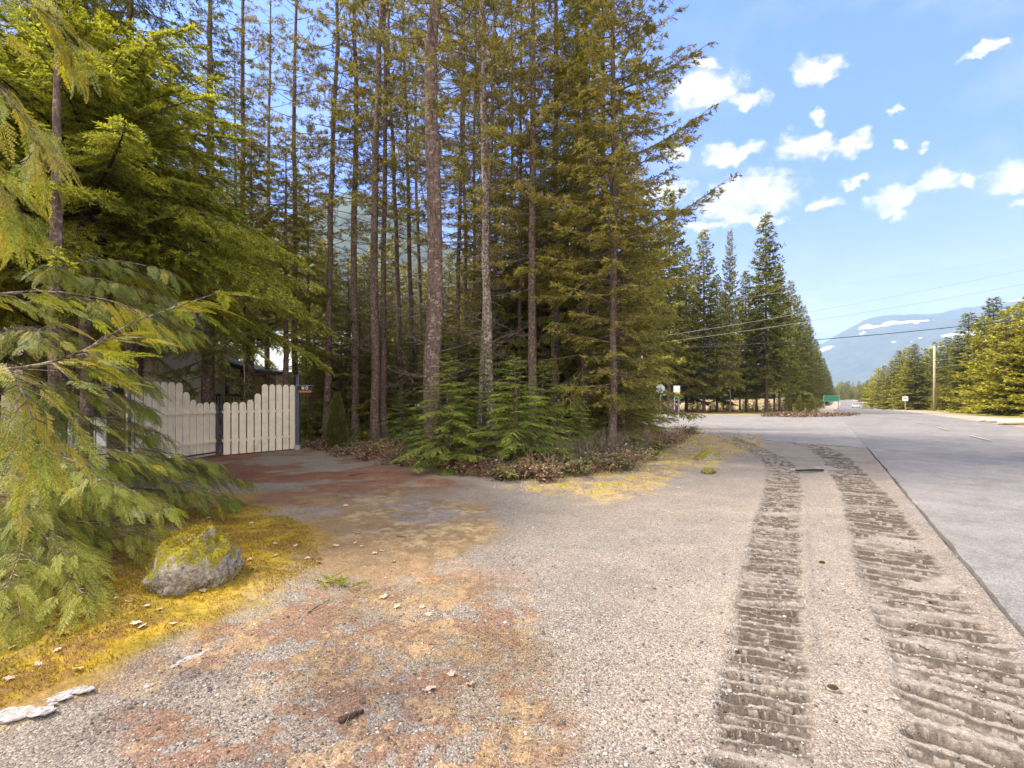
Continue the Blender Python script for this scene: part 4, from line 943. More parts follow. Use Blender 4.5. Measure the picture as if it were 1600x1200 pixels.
picket_leaf('picket_gate', A, B, [1.49, 1.50, 1.50, 1.56, 1.74, 2.02, 2.02, 2.02, 2.02, 2.02], .03, 'right cream picket gate leaf, stepping up to the steel post')
A = (X_at(337, 14.2), 14.2); B = (X_at(196, 11.35), 11.35)
picket_leaf('picket_gate', A, B, [1.49, 1.49, 1.48, 1.56, 1.76, 2.0, 2.0, 2.0, 2.0, 2.0, 2.0, 2.0], .04, 'left cream picket gate leaf half hidden by cedar sprays')
x, y = X_at(466, 15.95), 15.95
gp = empty('gate_post', (x, y, float(H(x, y))), 'dark steel post at the right end of the picket gate', 'post')
mb = MB(); mb.box((0, 0, 1.1), (.10, .10, 2.4)); mb.build('post_tube', M['steel'], gp); mb = MB(); mb.box((0, 0, 2.315), (.12, .12, .03)); mb.build('cap', M['steel'], gp); mb = MB()
mb.box((0, 0, .02), (.15, .15, .26)); mb.build('base_sleeve', M['galv'], gp)
def letter_strokes(mb, ch, x, z, h, y, t=.02):
    w = h * .62
    def bar(a, b):
        dx, dz = b[0] - a[0], b[1] - a[1]; L = math.hypot(dx, dz) + t * .6
        mb.box((x + (a[0] + b[0]) / 2, y, z + (a[1] + b[1]) / 2), (L, .006, t), rot=Matrix.Rotation(-math.atan2(dz, dx), 3, 'Y'))
    S = {'N': [((0, 0), (0, h)), ((w, 0), (w, h)), ((0, h), (w, 0))], 'O': [((0, h * .2), (0, h * .8)), ((w, h * .2), (w, h * .8)), ((w * .25, 0), (w * .75, 0)), ((w * .25, h), (w * .75, h)), ((0, h * .2), (w * .25, 0)), ((w, h * .2), (w * .75, 0)), ((0, h * .8), (w * .25, h)), ((w, h * .8), (w * .75, h))],
         'E': [((0, 0), (0, h)), ((0, 0), (w, 0)), ((0, h), (w, h)), ((0, h / 2), (w * .8, h / 2))], 'X': [((0, 0), (w, h)), ((0, h), (w, 0))], '8': [((0, 0), (0, h)), ((w, 0), (w, h)), ((0, 0), (w, 0)), ((0, h), (w, h)), ((0, h / 2), (w, h / 2))],
         'I': [((w / 2, 0), (w / 2, h))], 'T': [((w / 2, 0), (w / 2, h)), ((0, h), (w, h))], 'M': [((0, 0), (0, h)), ((w, 0), (w, h)), ((0, h), (w / 2, h * .3)), ((w, h), (w / 2, h * .3))], '0': [((0, 0), (0, h)), ((w, 0), (w, h)), ((0, 0), (w, 0)), ((0, h), (w, h))]}
    for a, b in S[ch]: bar(a, b)
sn = empty('warning_sign', (X_at(477.5, 15.9), 15.86, Z_at(608.5, 15.9)), 'small black sign with white NO beside the gate post', 'sign')
mb = MB(); mb.box((0, 0, .0), (.46, .012, .24)); mb.build('board', M['signblack'], sn)
mb = MB(); letter_strokes(mb, 'N', -.09, .0, .09, -.010, .017); letter_strokes(mb, 'O', .03, .0, .09, -.010, .017); mb.build('lettering', M['signwhite'], sn)
mb = MB(); mb.box((0, -.008, -.065), (.40, .006, .06)); mb.build('lower_band', M['signred'], sn)
mb = MB(); mb.box((-.02, .02, .127), (.56, .02, .012)); mb.build('bracket', M['galv'], sn)
# white board fence and post left of the gate
wf = empty('white_fence_panel', (X_at(106, 11.0), 11.0, .0), 'short white board fence seen through the cedar left of the gate', 'fence')
for k, (dx, top) in enumerate([(0, 1.3), (.24, 1.28), (.48, 1.22), (.72, 1.2)]):
    mb = MB(); mb.box((dx, 0, top / 2), (.2, .03, top)); mb.build('board', M['white'], wf)
mb = MB(); mb.box((.36, .04, .35), (.95, .04, .09)); mb.box((.36, .04, .95), (.95, .04, .09)); mb.build('rail', M['white'], wf)
fp = empty('wooden_post', (X_at(92, 10.2), 10.2, 0), 'dark brown wooden post beside the white board fence', 'post')
mb = MB(); mb.box((0, 0, .8), (.18, .18, 1.7)); mb.build('post_shaft', M['darkwood'], fp); mb = MB(); mb.box((0, 0, 1.67), (.21, .21, .04)); mb.build('cap', M['darkwood'], fp)

# ------------------------------------------------------------ cars
def car(name, loc, rz, paint, label):
    root = empty(name, loc, label, 'car', rz=rz)
    def loft(secs, nm, mat, sm=True):
        V = []; n = None
        for (x, pts) in secs:
            V += [(x, p[0], p[1]) for p in pts]; n = len(pts)
        k = len(secs); idx = np.arange(k * n).reshape(k, n)
        q = np.stack([idx[:-1], np.roll(idx[:-1], -1, 1), np.roll(idx[1:], -1, 1), idx[1:]], -1).reshape(-1, 4)
        b = MB(); b.add(V, [q[:, ::-1], np.array([idx[0]]), np.array([idx[-1][::-1]])]); return b.build(nm, mat, root, sm)
    def sec(w, zb, zt, r=.12): return [(-w + r, zb), (w - r, zb), (w, zb + r), (w, zt - r), (w - r, zt), (-w + r, zt), (-w, zt - r), (-w, zb + r)]
    loft([(-2.2, sec(.70, .35, .80)), (-2.1, sec(.82, .27, .92)), (-1.2, sec(.88, .24, 1.0)), (0, sec(.89, .22, .98)), (1.0, sec(.88, .24, .94)), (1.9, sec(.84, .27, .82)), (2.2, sec(.70, .34, .70))], 'body', M[paint])
    def cab(w, zt, wt): return [(-w, .9), (w, .9), (wt, zt), (-wt, zt)]
    loft([(-1.75, cab(.72, 1.02, .66)), (-1.15, cab(.78, 1.42, .60)), (.0, cab(.80, 1.47, .62)), (.35, cab(.79, 1.44, .60)), (1.15, cab(.74, .97, .66))], 'cabin', M['glass'], False)
    b = MB(); b.box((-.45, 0, 1.475), (1.5, 1.22, .04)); 
    for sg in (-1, 1): b.box((-.42, sg * .735, 1.2), (.09, .05, .52), rot=Matrix.Rotation(sg * .33, 3, 'X'))
    b.build('roof', M[paint], root)
    for x in (-1.35, 1.35):
        for sg in (-1, 1):
            t = np.linspace(0, 2 * PI, 17)[:-1]
            b = MB(); b.prism([(x + .32 * math.cos(k), .32 + .32 * math.sin(k)) for k in t], sg * .72, sg * .91, 1); w = b.build('wheel', M['tyre'], root)
            b = MB(); b.prism([(x + .19 * math.cos(k), .32 + .19 * math.sin(k)) for k in t], sg * .90, sg * .925, 1); b.build('rim', M['galv'], w)
    for sg in (-1, 1):
        b = MB(); b.box((2.12, sg * .58, .66), (.12, .30, .12)); b.build('headlight', M['lens'], root)
        b = MB(); b.box((-2.14, sg * .62, .78), (.10, .24, .14)); b.build('tail_lamp', M['tail'], root)
        b = MB(); b.box((.75, sg * .95, 1.0), (.1, .16, .1)); b.build('mirror', M[paint], root)
    b = MB(); b.box((2.17, 0, .45), (.08, 1.3, .2)); b.build('grille', M['black'], root)
    b = MB(); b.box((2.2, 0, .42), (.06, .4, .1)); b.build('number_plate', M['signwhite'], root)
    return root
cxy = (X_at(1337, 160), 160.0)
car('distant_car', (cxy[0], cxy[1], float(H(*cxy)) + .04), math.atan2(-1, -.64), 'carwhite', 'small white car driving toward the camera far down the road')
cxy = (X_at(632, 27.2), 27.2)
car('parked_car', (cxy[0], cxy[1], float(H(*cxy))), PI * .97, 'carteal', 'pale teal car parked among the pines, half hidden by hemlock boughs')

# ------------------------------------------------------------ signs, poles, wires
def octagon(c, R): return [(c[0] + R * math.cos(PI / 8 + k * PI / 4), c[1] + R * math.sin(PI / 8 + k * PI / 4)) for k in range(8)]
x, y = X_at(1032, 37.0), 37.0
st = empty('stop_sign', (x, y, float(H(x, y))), 'octagonal sign seen from its grey back beside the side road', 'sign', rz=-.15)
mb = MB(); mb.box((0, 0, 1.35), (.06, .06, 2.75)); mb.build('post', M['galv'], st)
mb = MB(); mb.prism(octagon((0, 2.3), .33), .035, .042, 1); mb.build('sign_plate', M['signback'], st)
x, y = X_at(1057.5, 50), 50.0
yd = empty('information_sign', (x, y, float(H(x, y))), 'white and yellow board on two thin legs beyond the side road', 'sign')
for dx in (-.22, .22):
    mb = MB(); mb.box((dx, .03, 1.3), (.07, .06, 2.6)); mb.build('leg', M['galv'], yd)
mb = MB(); mb.box((0, 0, 2.55), (.62, .03, .62)); mb.build('white_board', M['signwhite'], yd)
mb = MB(); mb.box((-.03, 0, 2.1), (.66, .03, .24)); mb.build('yellow_board', M['signyellow'], yd)
mb = MB(); mb.box((0, 0, 1.80), (.36, .03, .26)); mb.build('small_green_board', M['signgreen'], yd)
x, y = X_at(1299, 100), 100.0
gs = empty('direction_sign', (x, y, float(H(x, y))), 'wide green road sign on two posts at the left of the road', 'sign', rz=-.35)
for dx in (-1.2, 1.2):
    mb = MB(); mb.box((dx, .08, 1.4), (.12, .12, 2.9)); mb.build('post', M['pole'], gs)
mb = MB(); mb.box((0, 0, 2.1), (2.7, .05, 1.15)); mb.build('panel', M['signgreen'], gs)
mb = MB()
for (a, b) in ((0, 2.63), (0, 1.57)): mb.box((0, -.03, b), (2.62, .02, .04))
for xx in (-1.3, 1.3): mb.box((xx, -.03, 2.1), (.04, .02, 1.05))
mb.build('border', M['signwhite'], gs)
x, y = X_at(1414.5, 70), 70.0
sl_ = empty('speed_sign', (x, y, float(H(x, y))), 'small white rectangular sign on a post across the road', 'sign', rz=-.5)
mb = MB(); mb.box((0, .04, 1.1), (.09, .06, 2.2)); mb.build('post', M['pole'], sl_)
mb = MB(); mb.box((0, 0, 1.75), (.62, .03, .62)); mb.build('board', M['signwhite'], sl_)
mb = MB(); mb.box((0, -.02, 1.80), (.40, .01, .16)); mb.build('lettering', M['galv'], sl_)

def pole(x, y, h, label, group=None, arm=True, r=.17):
    root = empty('utility_pole', (x, y, float(H(x, y))), label, 'pole', group)
    mb = MB(); mb.tube([(0, 0, -.2), (0, 0, h * .5), (0, 0, h)], [r, r * .85, r * .7], 10); mb.build('shaft', M['pole'], root, True)
    if arm:
        for (dz, dx) in ((.12, 0), (-2.3, .2), (-3.4, .2)):
            mb = MB(); mb.tube([(dx, 0, h + dz - .08), (dx, 0, h + dz + .12)], [.06, .09], 8); mb.build('insulator', M['galv'], root, True)
    return (x, y, float(H(x, y)) + h)
PL = []
pl = [(66.0, 80.0, Z_at(540, 80.0)), (120.5, 165.0, Z_at(588, 165.0)), (157, 226, Z_at(600, 226)), (193, 282, Z_at(607, 282)), (226, 335, Z_at(609, 335))]
lbs = ['nearest wooden utility pole across the road', 'second utility pole, beyond the small white sign', None, None, None]
for (x, y, zt), lb in zip(pl, lbs):
    PL.append(pole(x, y, zt - float(H(x, y)), lb or 'thin distant utility pole of the line beside the road', None if lb else 'distant utility poles', r=.2))
PR = pole(44.5, 39.5, 9.8, 'utility pole just outside the right of the frame carrying the near wires')
PLF = pole(X_at(1002, 46.0), 46.0, 7.2, 'utility pole hidden behind the conifers that carries the wires across the side road')
def wire(a, b, sag, r, mat, label, group='overhead wires crossing the junction'):
    t = np.linspace(0, 1, 40); a = np.array(a); b = np.array(b); P = a[None] * (1 - t)[:, None] + b[None] * t[:, None]; P[:, 2] -= sag * 4 * t * (1 - t)
    mb = MB(); mb.tube([tuple(p) for p in P], r, 5); o = mb.build('power_line', M[mat], None, True)
    tag(o, label, 'wire', group); return o
a = PR; L0 = PLF
wire((L0[0], L0[1], Z_at(546, L0[1])), (a[0], a[1], Z_at(474, a[1]) - .6), .45, .030, 'wire_dark', 'thick dark cable crossing in front of the far mountain')
wire((L0[0], L0[1], Z_at(539, L0[1])), (a[0], a[1], Z_at(424, a[1])), .35, .014, 'wire', 'thin wire above the thick dark cable over the side road')
wire((L0[0], L0[1], Z_at(530, L0[1])), (a[0], a[1], Z_at(400, a[1])), .35, .014, 'wire', 'uppermost thin wire over the side road')
wire((X_at(1060, 62), 62.0, Z_at(476, 62)), (a[0], a[1], Z_at(385, a[1])), .3, .010, 'wire', 'faint wire high in front of the pointed conifers')
for k, (z1, lb) in enumerate(((0.1, 'top wire from the nearest utility pole toward the right edge'), (-2.4, 'middle wire from the nearest utility pole toward the right edge'), (-3.5, 'lowest wire from the nearest utility pole toward the right edge'))):
    p = PL[0]; q = (a[0], a[1], a[2] + (.6, -2.0, -2.8)[k]); wire((p[0], p[1], p[2] + z1), q, .5, .02, 'wire', lb)
for i in range(4):
    p, q = PL[i], PL[i + 1]
    wire(p, q, 1.0, .03, 'wire', 'distant wire strung between the poles beside the road', 'distant roadside wires')

# ------------------------------------------------------------ rocks, logs, debris
def rock(name, x, y, s, mat, label, seed, group=None, sink=.12, cat='rock'):
    g = np.random.default_rng(seed); n, m = 64, 40
    th = np.linspace(0, 2 * PI, n, endpoint=False); ph = np.linspace(-PI / 2 * .7, PI / 2, m); TH, PH = np.meshgrid(th, ph)
    d = np.stack([np.cos(PH) * np.cos(TH), np.cos(PH) * np.sin(TH), np.sin(PH)], -1)
    pl = nrm(g.normal(0, 1, (14, 3)) + [0, 0, .2]); r = np.ones(TH.shape)
    for p in pl: r = np.minimum(r, g.uniform(.66, .98) / np.maximum(d @ p, .05))
    r = r * (1 + .34 * (fbm(d[..., 0] * 3 + 5, d[..., 1] * 3 + d[..., 2] * 4, 1.5, 4, seed) - .5)); V = d * r[..., None]; V[..., :2] *= (1 - .42 * np.clip(V[..., 2:3], 0, 1)) * (1 + .12 * np.clip(-V[..., 2:3], 0, 1)); V = V * np.array(s)
    idx = np.arange(m * n).reshape(m, n); q = np.stack([idx[:-1], np.roll(idx[:-1], -1, 1), np.roll(idx[1:], -1, 1), idx[1:]], -1).reshape(-1, 4)
    o = link(name, make_mesh(name, V.reshape(-1, 3), q, M[mat], True)); o.location = (x, y, float(H(x, y)) + s[2] * (.40 - sink)); o.rotation_euler[2] = g.uniform(0, 6)
    tag(o, label, cat, group); return o
x, y = G(284, 925); rock('boulder', x, y + .2, (.43, .37, .42), 'rock', 'grey boulder capped with yellow green moss on the mossy bank', 3)
def moss_on(o, seed, n=9000):
    g = np.random.default_rng(seed); me = o.data; V = np.empty(len(me.vertices) * 3, np.float32); me.vertices.foreach_get('co', V); V = V.reshape(-1, 3); N = np.empty(len(V) * 3, np.float32); me.vertices.foreach_get('normal', N); N = N.reshape(-1, 3)
    w = sstep(.46, .60, .5 * fbm(V[:, 0] * 4 + 3, V[:, 1] * 4, 1.2, 4, 5) + .28 * np.clip(N[:, 2], -.2, 1) + .22 * (V[:, 0] > .02)) + .7 * (V[:, 2] < .0) * (fbm(V[:, 0], V[:, 1], 9, 3, 8) > .48); w = np.clip(w, 0, 1) * np.hypot(V[:, 0], V[:, 1])
    i = g.choice(len(V), n, p=w / w.sum()); O = V[i] + g.normal(0, .012, (n, 3)); D = nrm(N[i] + g.normal(0, .7, (n, 3))); v, q = kites(O, D, nrm(g.normal(0, 1, (n, 3))), g.uniform(.012, .03, n), g.uniform(.005, .010, n), .5)
    link('moss_cover', make_mesh('moss_cover', v, q, M['moss']), o)
moss_on(bpy.data.objects['boulder'], 3)
x, y = G(214, 812); rock('pale_stone', x, y, (.20, .14, .12), 'quartz', 'pale pinkish stone lying under the cedar sprays', 4)
x, y = G(645, 728); rock('mossy_stone', x, y, (.22, .18, .16), 'mossrock', 'yellow mossy stone at the foot of the shrubs, left of the hemlocks', 5)
x, y = G(684, 728); rock('mossy_stone', x, y, (.20, .18, .15), 'rock', 'tan stone just right of the yellow mossy one', 6)
x, y = G(735, 742); rock('mossy_stone', x, y, (.12, .12, .08), 'mossrock', 'small flat mossy stone below the left hemlock', 7)
x, y = G(1105, 718); rock('mossy_stone', x, y, (.40, .28, .20), 'rock', 'mossy rock on the grassy point beside the tread marks', 8)
x, y = G(1108, 738); rock('mossy_stone', x, y, (.24, .16, .10), 'mossrock', 'low yellow moss cushion below the mossy rock on the point', 9)
x, y = G(640, 690); rock('pale_stone', x, y, (.5, .2, .12), 'quartz', 'pale flat stone in front of the parked car', 10)
x, y = G(1050, 632.8); rock('stump', X_at(1047, 53), 53.0, (1.5, 1.0, 1.0), 'darkwood', 'dark uprooted stump beside the trunks beyond the side road', 13, cat='stump')
def flat_patch(x, y, a, b, rz, label, seed):
    """row of small broken pieces of pale rock breaking the surface"""
    g = np.random.default_rng(seed); V = []; Q = []; n = 16; m = 7; c = 0
    for k in range(46):
        px, py = g.normal(0, .45) * a, g.normal(0, .4) * b; s = g.uniform(.2, .75) * b * .9
        th = np.linspace(0, 2 * PI, n, endpoint=False); ph = np.linspace(-.5, PI / 2, m); TH, PH = np.meshgrid(th, ph)
        r = 1 + .7 * (fbm(np.cos(TH) * 2 + k * 5, np.sin(TH) * 2 + PH, 1.3, 4, seed) - .5) + g.normal(0, .05, TH.shape)
        v = np.stack([np.cos(PH) * np.cos(TH) * 1.7, np.cos(PH) * np.sin(TH), np.sin(PH) * .42], -1) * r[..., None] * s + [px, py, -.004]
        idx = c + np.arange(m * n).reshape(m, n); c += m * n; V.append(v.reshape(-1, 3)); Q.append(np.stack([idx[:-1], np.roll(idx[:-1], -1, 1), np.roll(idx[1:], -1, 1), idx[1:]], -1).reshape(-1, 4))
    z = float(ground_layers(np.array([x]), np.array([y]))[0][0]) + float(H(x, y))
    o = link('rock_outcrop', make_mesh('rock_outcrop', np.concatenate(V), np.concatenate(Q), M['quartz'], False)); o.location = (x, y, z); o.rotation_euler[2] = rz; tag(o, label, 'rock')
x, y = G(309, 1024); flat_patch(x, y, .16, .03, .95, 'narrow white rock streak in the dark gravel below the moss', 1)
x, y = G(95, 1092); flat_patch(x, y, .20, .04, .6, 'white rock streak along the lower edge of the moss', 2)
x, y = G(15, 1120); flat_patch(x, y, .15, .06, .5, 'white rock patch at the bottom left corner', 3)

# broken black rubber piece on the trail
x, y = G(1265, 738); db = empty('rubber_debris', (x, y, .03), 'broken black strip with a white end lying on the tread marks', 'debris', rz=.05); db.scale = (.72, .72, .72)
mb = MB(); mb.box((-.22, 0, .02), (.40, .10, .05), rz=.05); mb.box((.20, .02, .025), (.42, .12, .06), rz=-.06); mb.build('black_strip', M['rubber'], db)
mb = MB(); mb.box((.38, .10, .06), (.22, .03, .02), rz=-1.0); mb.box((-.42, .10, .04), (.05, .18, .04), rz=.4); mb.build('white_edge', M['quartz'], db)
def pine_cone(x, y, label):
    g = np.random.default_rng(3); n = 90; k = np.arange(n); t = k / n; a = k * 2.4; r = .013 * np.sin(PI * (t * .85 + .1)) ** .7
    O = np.stack([t * .05 - .025, np.cos(a) * r * .3, np.sin(a) * r * .3 + .014], 1); D = nrm(np.stack([.6 + 0 * t, np.cos(a), np.sin(a)], 1))
    V, q = kites(O, D, nrm(np.cross(D, [1, 0, 0])), r * 1.1, np.full(n, .012)); N = nrm(np.cross(D, [0, .3, 1.0])); V2, q2 = kites(O, D, N, r * 1.1, np.full(n, .012)); V, q = join([(V, q), (V2, q2)])
    o = link('pine_cone', make_mesh('pine_cone', V, q, M['cone'])); o.location = (x, y, float(H(x, y)) + .012); o.rotation_euler[2] = -.4; tag(o, label, 'cone')
x, y = G(1301, 1080); pine_cone(x, y, 'pine cone on the bare gravel between the two tread trails')
x, y = G(1284, 882); pine_cone(x, y, 'farther pine cone on the strip between the tread trails')
# sticks
def stick(P, r, label, mat='twig'):
    V = subdiv(P, 4); mb = MB(); mb.tube([tuple(p) for p in V], list(np.linspace(r, r * .4, len(V))), 6); o = mb.build('stick', M[mat], None, True); tag(o, label, 'stick')
def gp_(u, v, h=.012): x, y = G(u, v); return (x, y, float(H(x, y)) + h)
stick([gp_(480, 960), gp_(500, 950, .03), gp_(515, 938)], .007, 'pale stick on the gravel below the fallen green bough')
stick([gp_(530, 1130), gp_(550, 1122, .02), gp_(568, 1114)], .018, 'thick dark bark stick at the bottom edge', 'twig_dark')
stick([gp_(545, 744), gp_(562, 742, .03), gp_(580, 740)], .012, 'dark stick on the driveway in front of the shrubs', 'twig_dark')
stick([gp_(620, 839), gp_(634, 841, .02)], .008, 'short brown stick on the tan moss', 'twig_dark')
# fallen green bough
def fallen_bough():
    x, y = G(530, 915); g = np.random.default_rng(9); root = empty('fallen_bough', (x, y, .01), 'fallen green fir bough lying on the litter', 'branch', rz=-.3); tb = []; O = []; D = []
    for k in range(26):
        a = g.uniform(-1.1, 1.1) + (PI if k % 3 == 0 else 0); L = g.uniform(.08, .2); s = np.array([g.uniform(-.16, .16), g.uniform(-.06, .06), .015]); d = np.array([math.cos(a), math.sin(a), g.uniform(.0, .5)])
        tb.append(tubes(np.array([[s, s + d * L * .5, s + d * L]]), np.array([[.003, .0025, .001]]), 4)); m = 60; t = g.random(m); O.append(s + d * (L * t)[:, None]); D.append(nrm(d * .6 + g.normal(0, .55, (m, 3)) * [1, 1, .6]))
    O = np.concatenate(O); D = np.concatenate(D); V, q = kites(O, D, nrm(g.normal(0, 1, O.shape)), g.uniform(.018, .034, len(O)), np.full(len(O), .003))
    link('needles', make_mesh('needles', V, q, M['bough']), root); V, q = join(tb); link('stem', make_mesh('stem', V, q, M['twig_dark']), root)
fallen_bough()
# bleached slash logs at the right edge
for k, (u, v, L, rz) in enumerate([(1560, 658, 3.0, .1), (1578, 660, 2.4, -.35), (1590, 663, 3.2, .3), (1600, 659, 2.6, -.1), (1570, 661.5, 1.8, .8), (1612, 664, 3.0, -.3), (1545, 656.5, 2.0, .25)]):
    x, y = G(u, v); mb = MB(); r = .09 + .03 * (k % 3); mb.tube([(-L / 2, 0, r), (0, .05, r + .06), (L / 2, 0, r + .15 * (k % 2))], [r, r * .9, r * .7], 8); o = mb.build('slash_log', M['log'], None, True)
    o.location = (x, y, float(H(x, y))); o.rotation_euler[2] = rz; tag(o, 'bleached log in the slash pile on the verge across the road', 'log', 'slash logs across the road')

# ------------------------------------------------------------ shrubs and ground cover
print('undergrowth...')
def in_frame_ground(x, y): return y > 1.5
def leafy_shrub(name, x, y, r, h, n, mat, label, seed, ll=.07, lw=.045, group=None, cat='shrub', stems=16):
    g = np.random.default_rng(seed); root = empty(name, (x, y, float(H(x, y))), label, cat, group)
    a = g.uniform(0, 2 * PI, stems); rr = r * np.sqrt(g.random(stems)); tip = np.stack([np.cos(a) * rr, np.sin(a) * rr, h * (1 - .5 * (rr / r) ** 2) * g.uniform(.6, 1, stems)], 1); b = np.stack([np.cos(a) * rr * .25, np.sin(a) * rr * .25, 0 * a - .03], 1)
    mid = (b + tip) / 2 + g.normal(0, .04, (stems, 3)); V, q = tubes(np.stack([b, mid, tip], 1), np.tile([.006, .004, .002], (stems, 1)), 4); link('stems', make_mesh('stems', V, q, M['twig_dark']), root)
    i = g.integers(0, stems, n); t = g.uniform(.15, 1.05, n)[:, None]; O = b[i] * (1 - t) + tip[i] * t + g.normal(0, .07 * r + .02, (n, 3)); O[:, 2] = np.maximum(O[:, 2], .01)
    D = nrm(g.normal(0, 1, (n, 3)) * [1, 1, .35]); N = nrm(g.normal(0, .5, (n, 3)) + [0, 0, 1]); V, q = kites(O, D, N, ll * g.uniform(.6, 1.3, n), lw * g.uniform(.7, 1.2, n), .5); link('leaves', make_mesh('leaves', V, q, M[mat]), root); return root
def bare_bush(x, y, r, h, label, seed, n=26, mat='twig', group=None):
    g = np.random.default_rng(seed); root = empty('bare_bush', (x, y, float(H(x, y))), label, 'bush', group); P = []; R = []
    def grow(s, d, L, rad, lv):
        e = s + d * L; m = (s + e) / 2 + g.normal(0, .05 * L, 3); P.append([s, m, e]); R.append([rad, rad * .8, rad * .5])
        if lv > 0:
            for _ in range(g.integers(2, 4)): f = g.uniform(.4, 1); grow(s + d * L * f, nrm(d + g.normal(0, .45, 3)), L * g.uniform(.4, .65), rad * .55, lv - 1)
    for k in range(n):
        a = g.uniform(0, 2 * PI); q = r * g.random() * .5; s = np.array([math.cos(a) * q, math.sin(a) * q, -.02]); d = nrm(np.array([math.cos(a) * r / h * .8, math.sin(a) * r / h * .8, 1]) + g.normal(0, .2, 3)); grow(s, d, h * g.uniform(.4, .75), .006, 3)
    V, q = tubes(np.array(P), np.array(R), 4); link('twigs', make_mesh('twigs', V, q, M[mat]), root)
# columnar garden cedar
x, y = X_at(526, 16.0), 16.0
def column_cedar():
    g = np.random.default_rng(4); root = empty('columnar_cedar', (x, y, float(H(x, y)) - .03), 'small dense columnar cedar shrub right of the gate sign', 'shrub'); n = 15000; t = g.random(n) ** 1.1; hh = 1.72
    R = .36 * np.minimum(1, (t + .12) * 3) * (1 - t) ** .62 + .03; a = g.uniform(0, 2 * PI, n); lump = 1 + .22 * (fbm(np.cos(a) * 2 + 3, np.sin(a) * 2 + t * 7, 1.3, 3, 6) - .5); rr = R * lump * g.uniform(.55, 1.05, n)
    O = np.stack([np.cos(a) * rr, np.sin(a) * rr, t * hh + .04], 1); D = nrm(np.stack([np.cos(a), np.sin(a), 1.5 + 0 * a], 1) + g.normal(0, .35, (n, 3))); N = nrm(g.normal(0, 1, (n, 3))); V, q = kites(O, D, N, g.uniform(.04, .08, n), g.uniform(.012, .022, n))
    link('foliage', make_mesh('foliage', V, q, M['hedge']), root); mb = MB(); mb.tube([(0, 0, -.05), (0, 0, 1.3)], [.035, .01], 6); mb.build('stem', M['twig_dark'], root)
column_cedar()
fringe = [(500, 706), (540, 716), (580, 722), (620, 730), (665, 736), (710, 742), (755, 750), (800, 754), (845, 756), (885, 752), (925, 748), (965, 742), (1000, 725), (1025, 708), (1050, 696), (1075, 682)]
for i, (u, v) in enumerate(fringe):
    x, y = G(u, v - 3); low = i < 7
    leafy_shrub('low_shrub', x, y + .25, .55 if y < 12 else .75, .32 if low else .42, 700, 'salal' if i in (9, 10, 11, 12, 4) else 'brown_leaf', 'low leafy plant in the undergrowth edging the grove', 300 + i, group='undergrowth plants edging the grove')
    if i % 2 == 0 or i > 8: leafy_shrub('low_shrub', x + .3, y + 1.0, .7, .55, 800, 'brown_leaf' if i % 3 else 'salal', 'low leafy plant in the undergrowth edging the grove', 400 + i, group='undergrowth plants edging the grove')
for i, (u, Y, r, h) in enumerate([(905, 11.3, .55, .95), (945, 12.2, .6, 1.0), (985, 13.5, .7, .85), (1010, 15.5, .8, .8), (1035, 18.0, .8, .8), (1055, 20.5, .8, .6), (860, 10.8, .5, .6), (930, 14, .7, .9), (970, 16.5, .8, 1.0), (755, 10.9, .5, .45), (640, 12.5, .6, .5)]):
    bare_bush(X_at(u, Y), Y, r, h, 'leafless brown twiggy bush at the right end of the undergrowth' if i not in (0,) else 'tallest leafless bush with pale branching stems beside the broadest hemlock', 500 + i, group=None if i == 0 else 'leafless bushes of the undergrowth', mat='twig' if i < 3 else 'twig_red' if i in (3, 4, 8) else 'twig')
for i in range(16):
    u = 1000 + i * 18 + random.uniform(-6, 6); Y = random.uniform(60, 70); x = X_at(u, Y)
    plant(YOUNG[0], x, Y, 'sunlit yellow brush behind the trunks across the side road', 'brush', 'bush', 'sunlit brush across the side road', sc=(.35, .35, random.uniform(.12, .22)), limbs=False)
for i in range(20):
    u = 560 + i * 26 + random.uniform(-8, 8); v = float(np.interp(u, [f[0] for f in fringe], [f[1] for f in fringe])) - 5; x, y = G(u, v)
    bare_bush(x, y + .15, .5, random.uniform(.35, .6), 'low tangle of bare brown brambles at the edge of the undergrowth', 700 + i, n=22, mat='twig_red' if i % 3 else 'twig', group='brambles edging the undergrowth')
# scattered stuff: forest litter, needles, straw, moss, stones
def scatter(n, seed, region, dens=None):
    g = np.random.default_rng(seed); out = []
    P = np.array(region, float); lo = P.min(0); hi = P.max(0)
    x = g.uniform(lo[0], hi[0], n); y = g.uniform(lo[1], hi[1], n); k = poly_sd(x, y, region) > 0
    x, y = x[k], y[k]
    if dens is not None: d = dens(x, y) > g.random(len(x)); x, y = x[d], y[d]
    return x, y, g
def ground_z(x, y):
    z, C, gr = ground_layers(np.asarray(x, float), np.asarray(y, float)); return z + H(x, y)
def px_region(P): return [G(u, v) for u, v in P]
FOREST = [(-5.6, 15.1), (-2.7, 12.7), (-.2, 10.4), (1.6, 10.7), (3.9, 13.7), (5.2, 17.8), (5.6, 21.5), (2.2, 25.5), (-7, 31), (-14, 34), (-14, 17), (-6.2, 17)]
x, y, g = scatter(60000, 21, FOREST); n = len(x); O = np.stack([x, y, ground_z(x, y) + g.uniform(0, .05, n)], 1)
V, q = kites(O, nrm(g.normal(0, 1, (n, 3)) * [1, 1, .25]), nrm(g.normal(0, .45, (n, 3)) + [0, 0, 1]), g.uniform(.05, .12, n), g.uniform(.03, .08, n), .5)
tag(link('leaf_litter', make_mesh('leaf_litter', V, q, M['brown_leaf'])), 'brown and pale dead leaves covering the floor of the grove', 'leaf litter', kind='stuff')
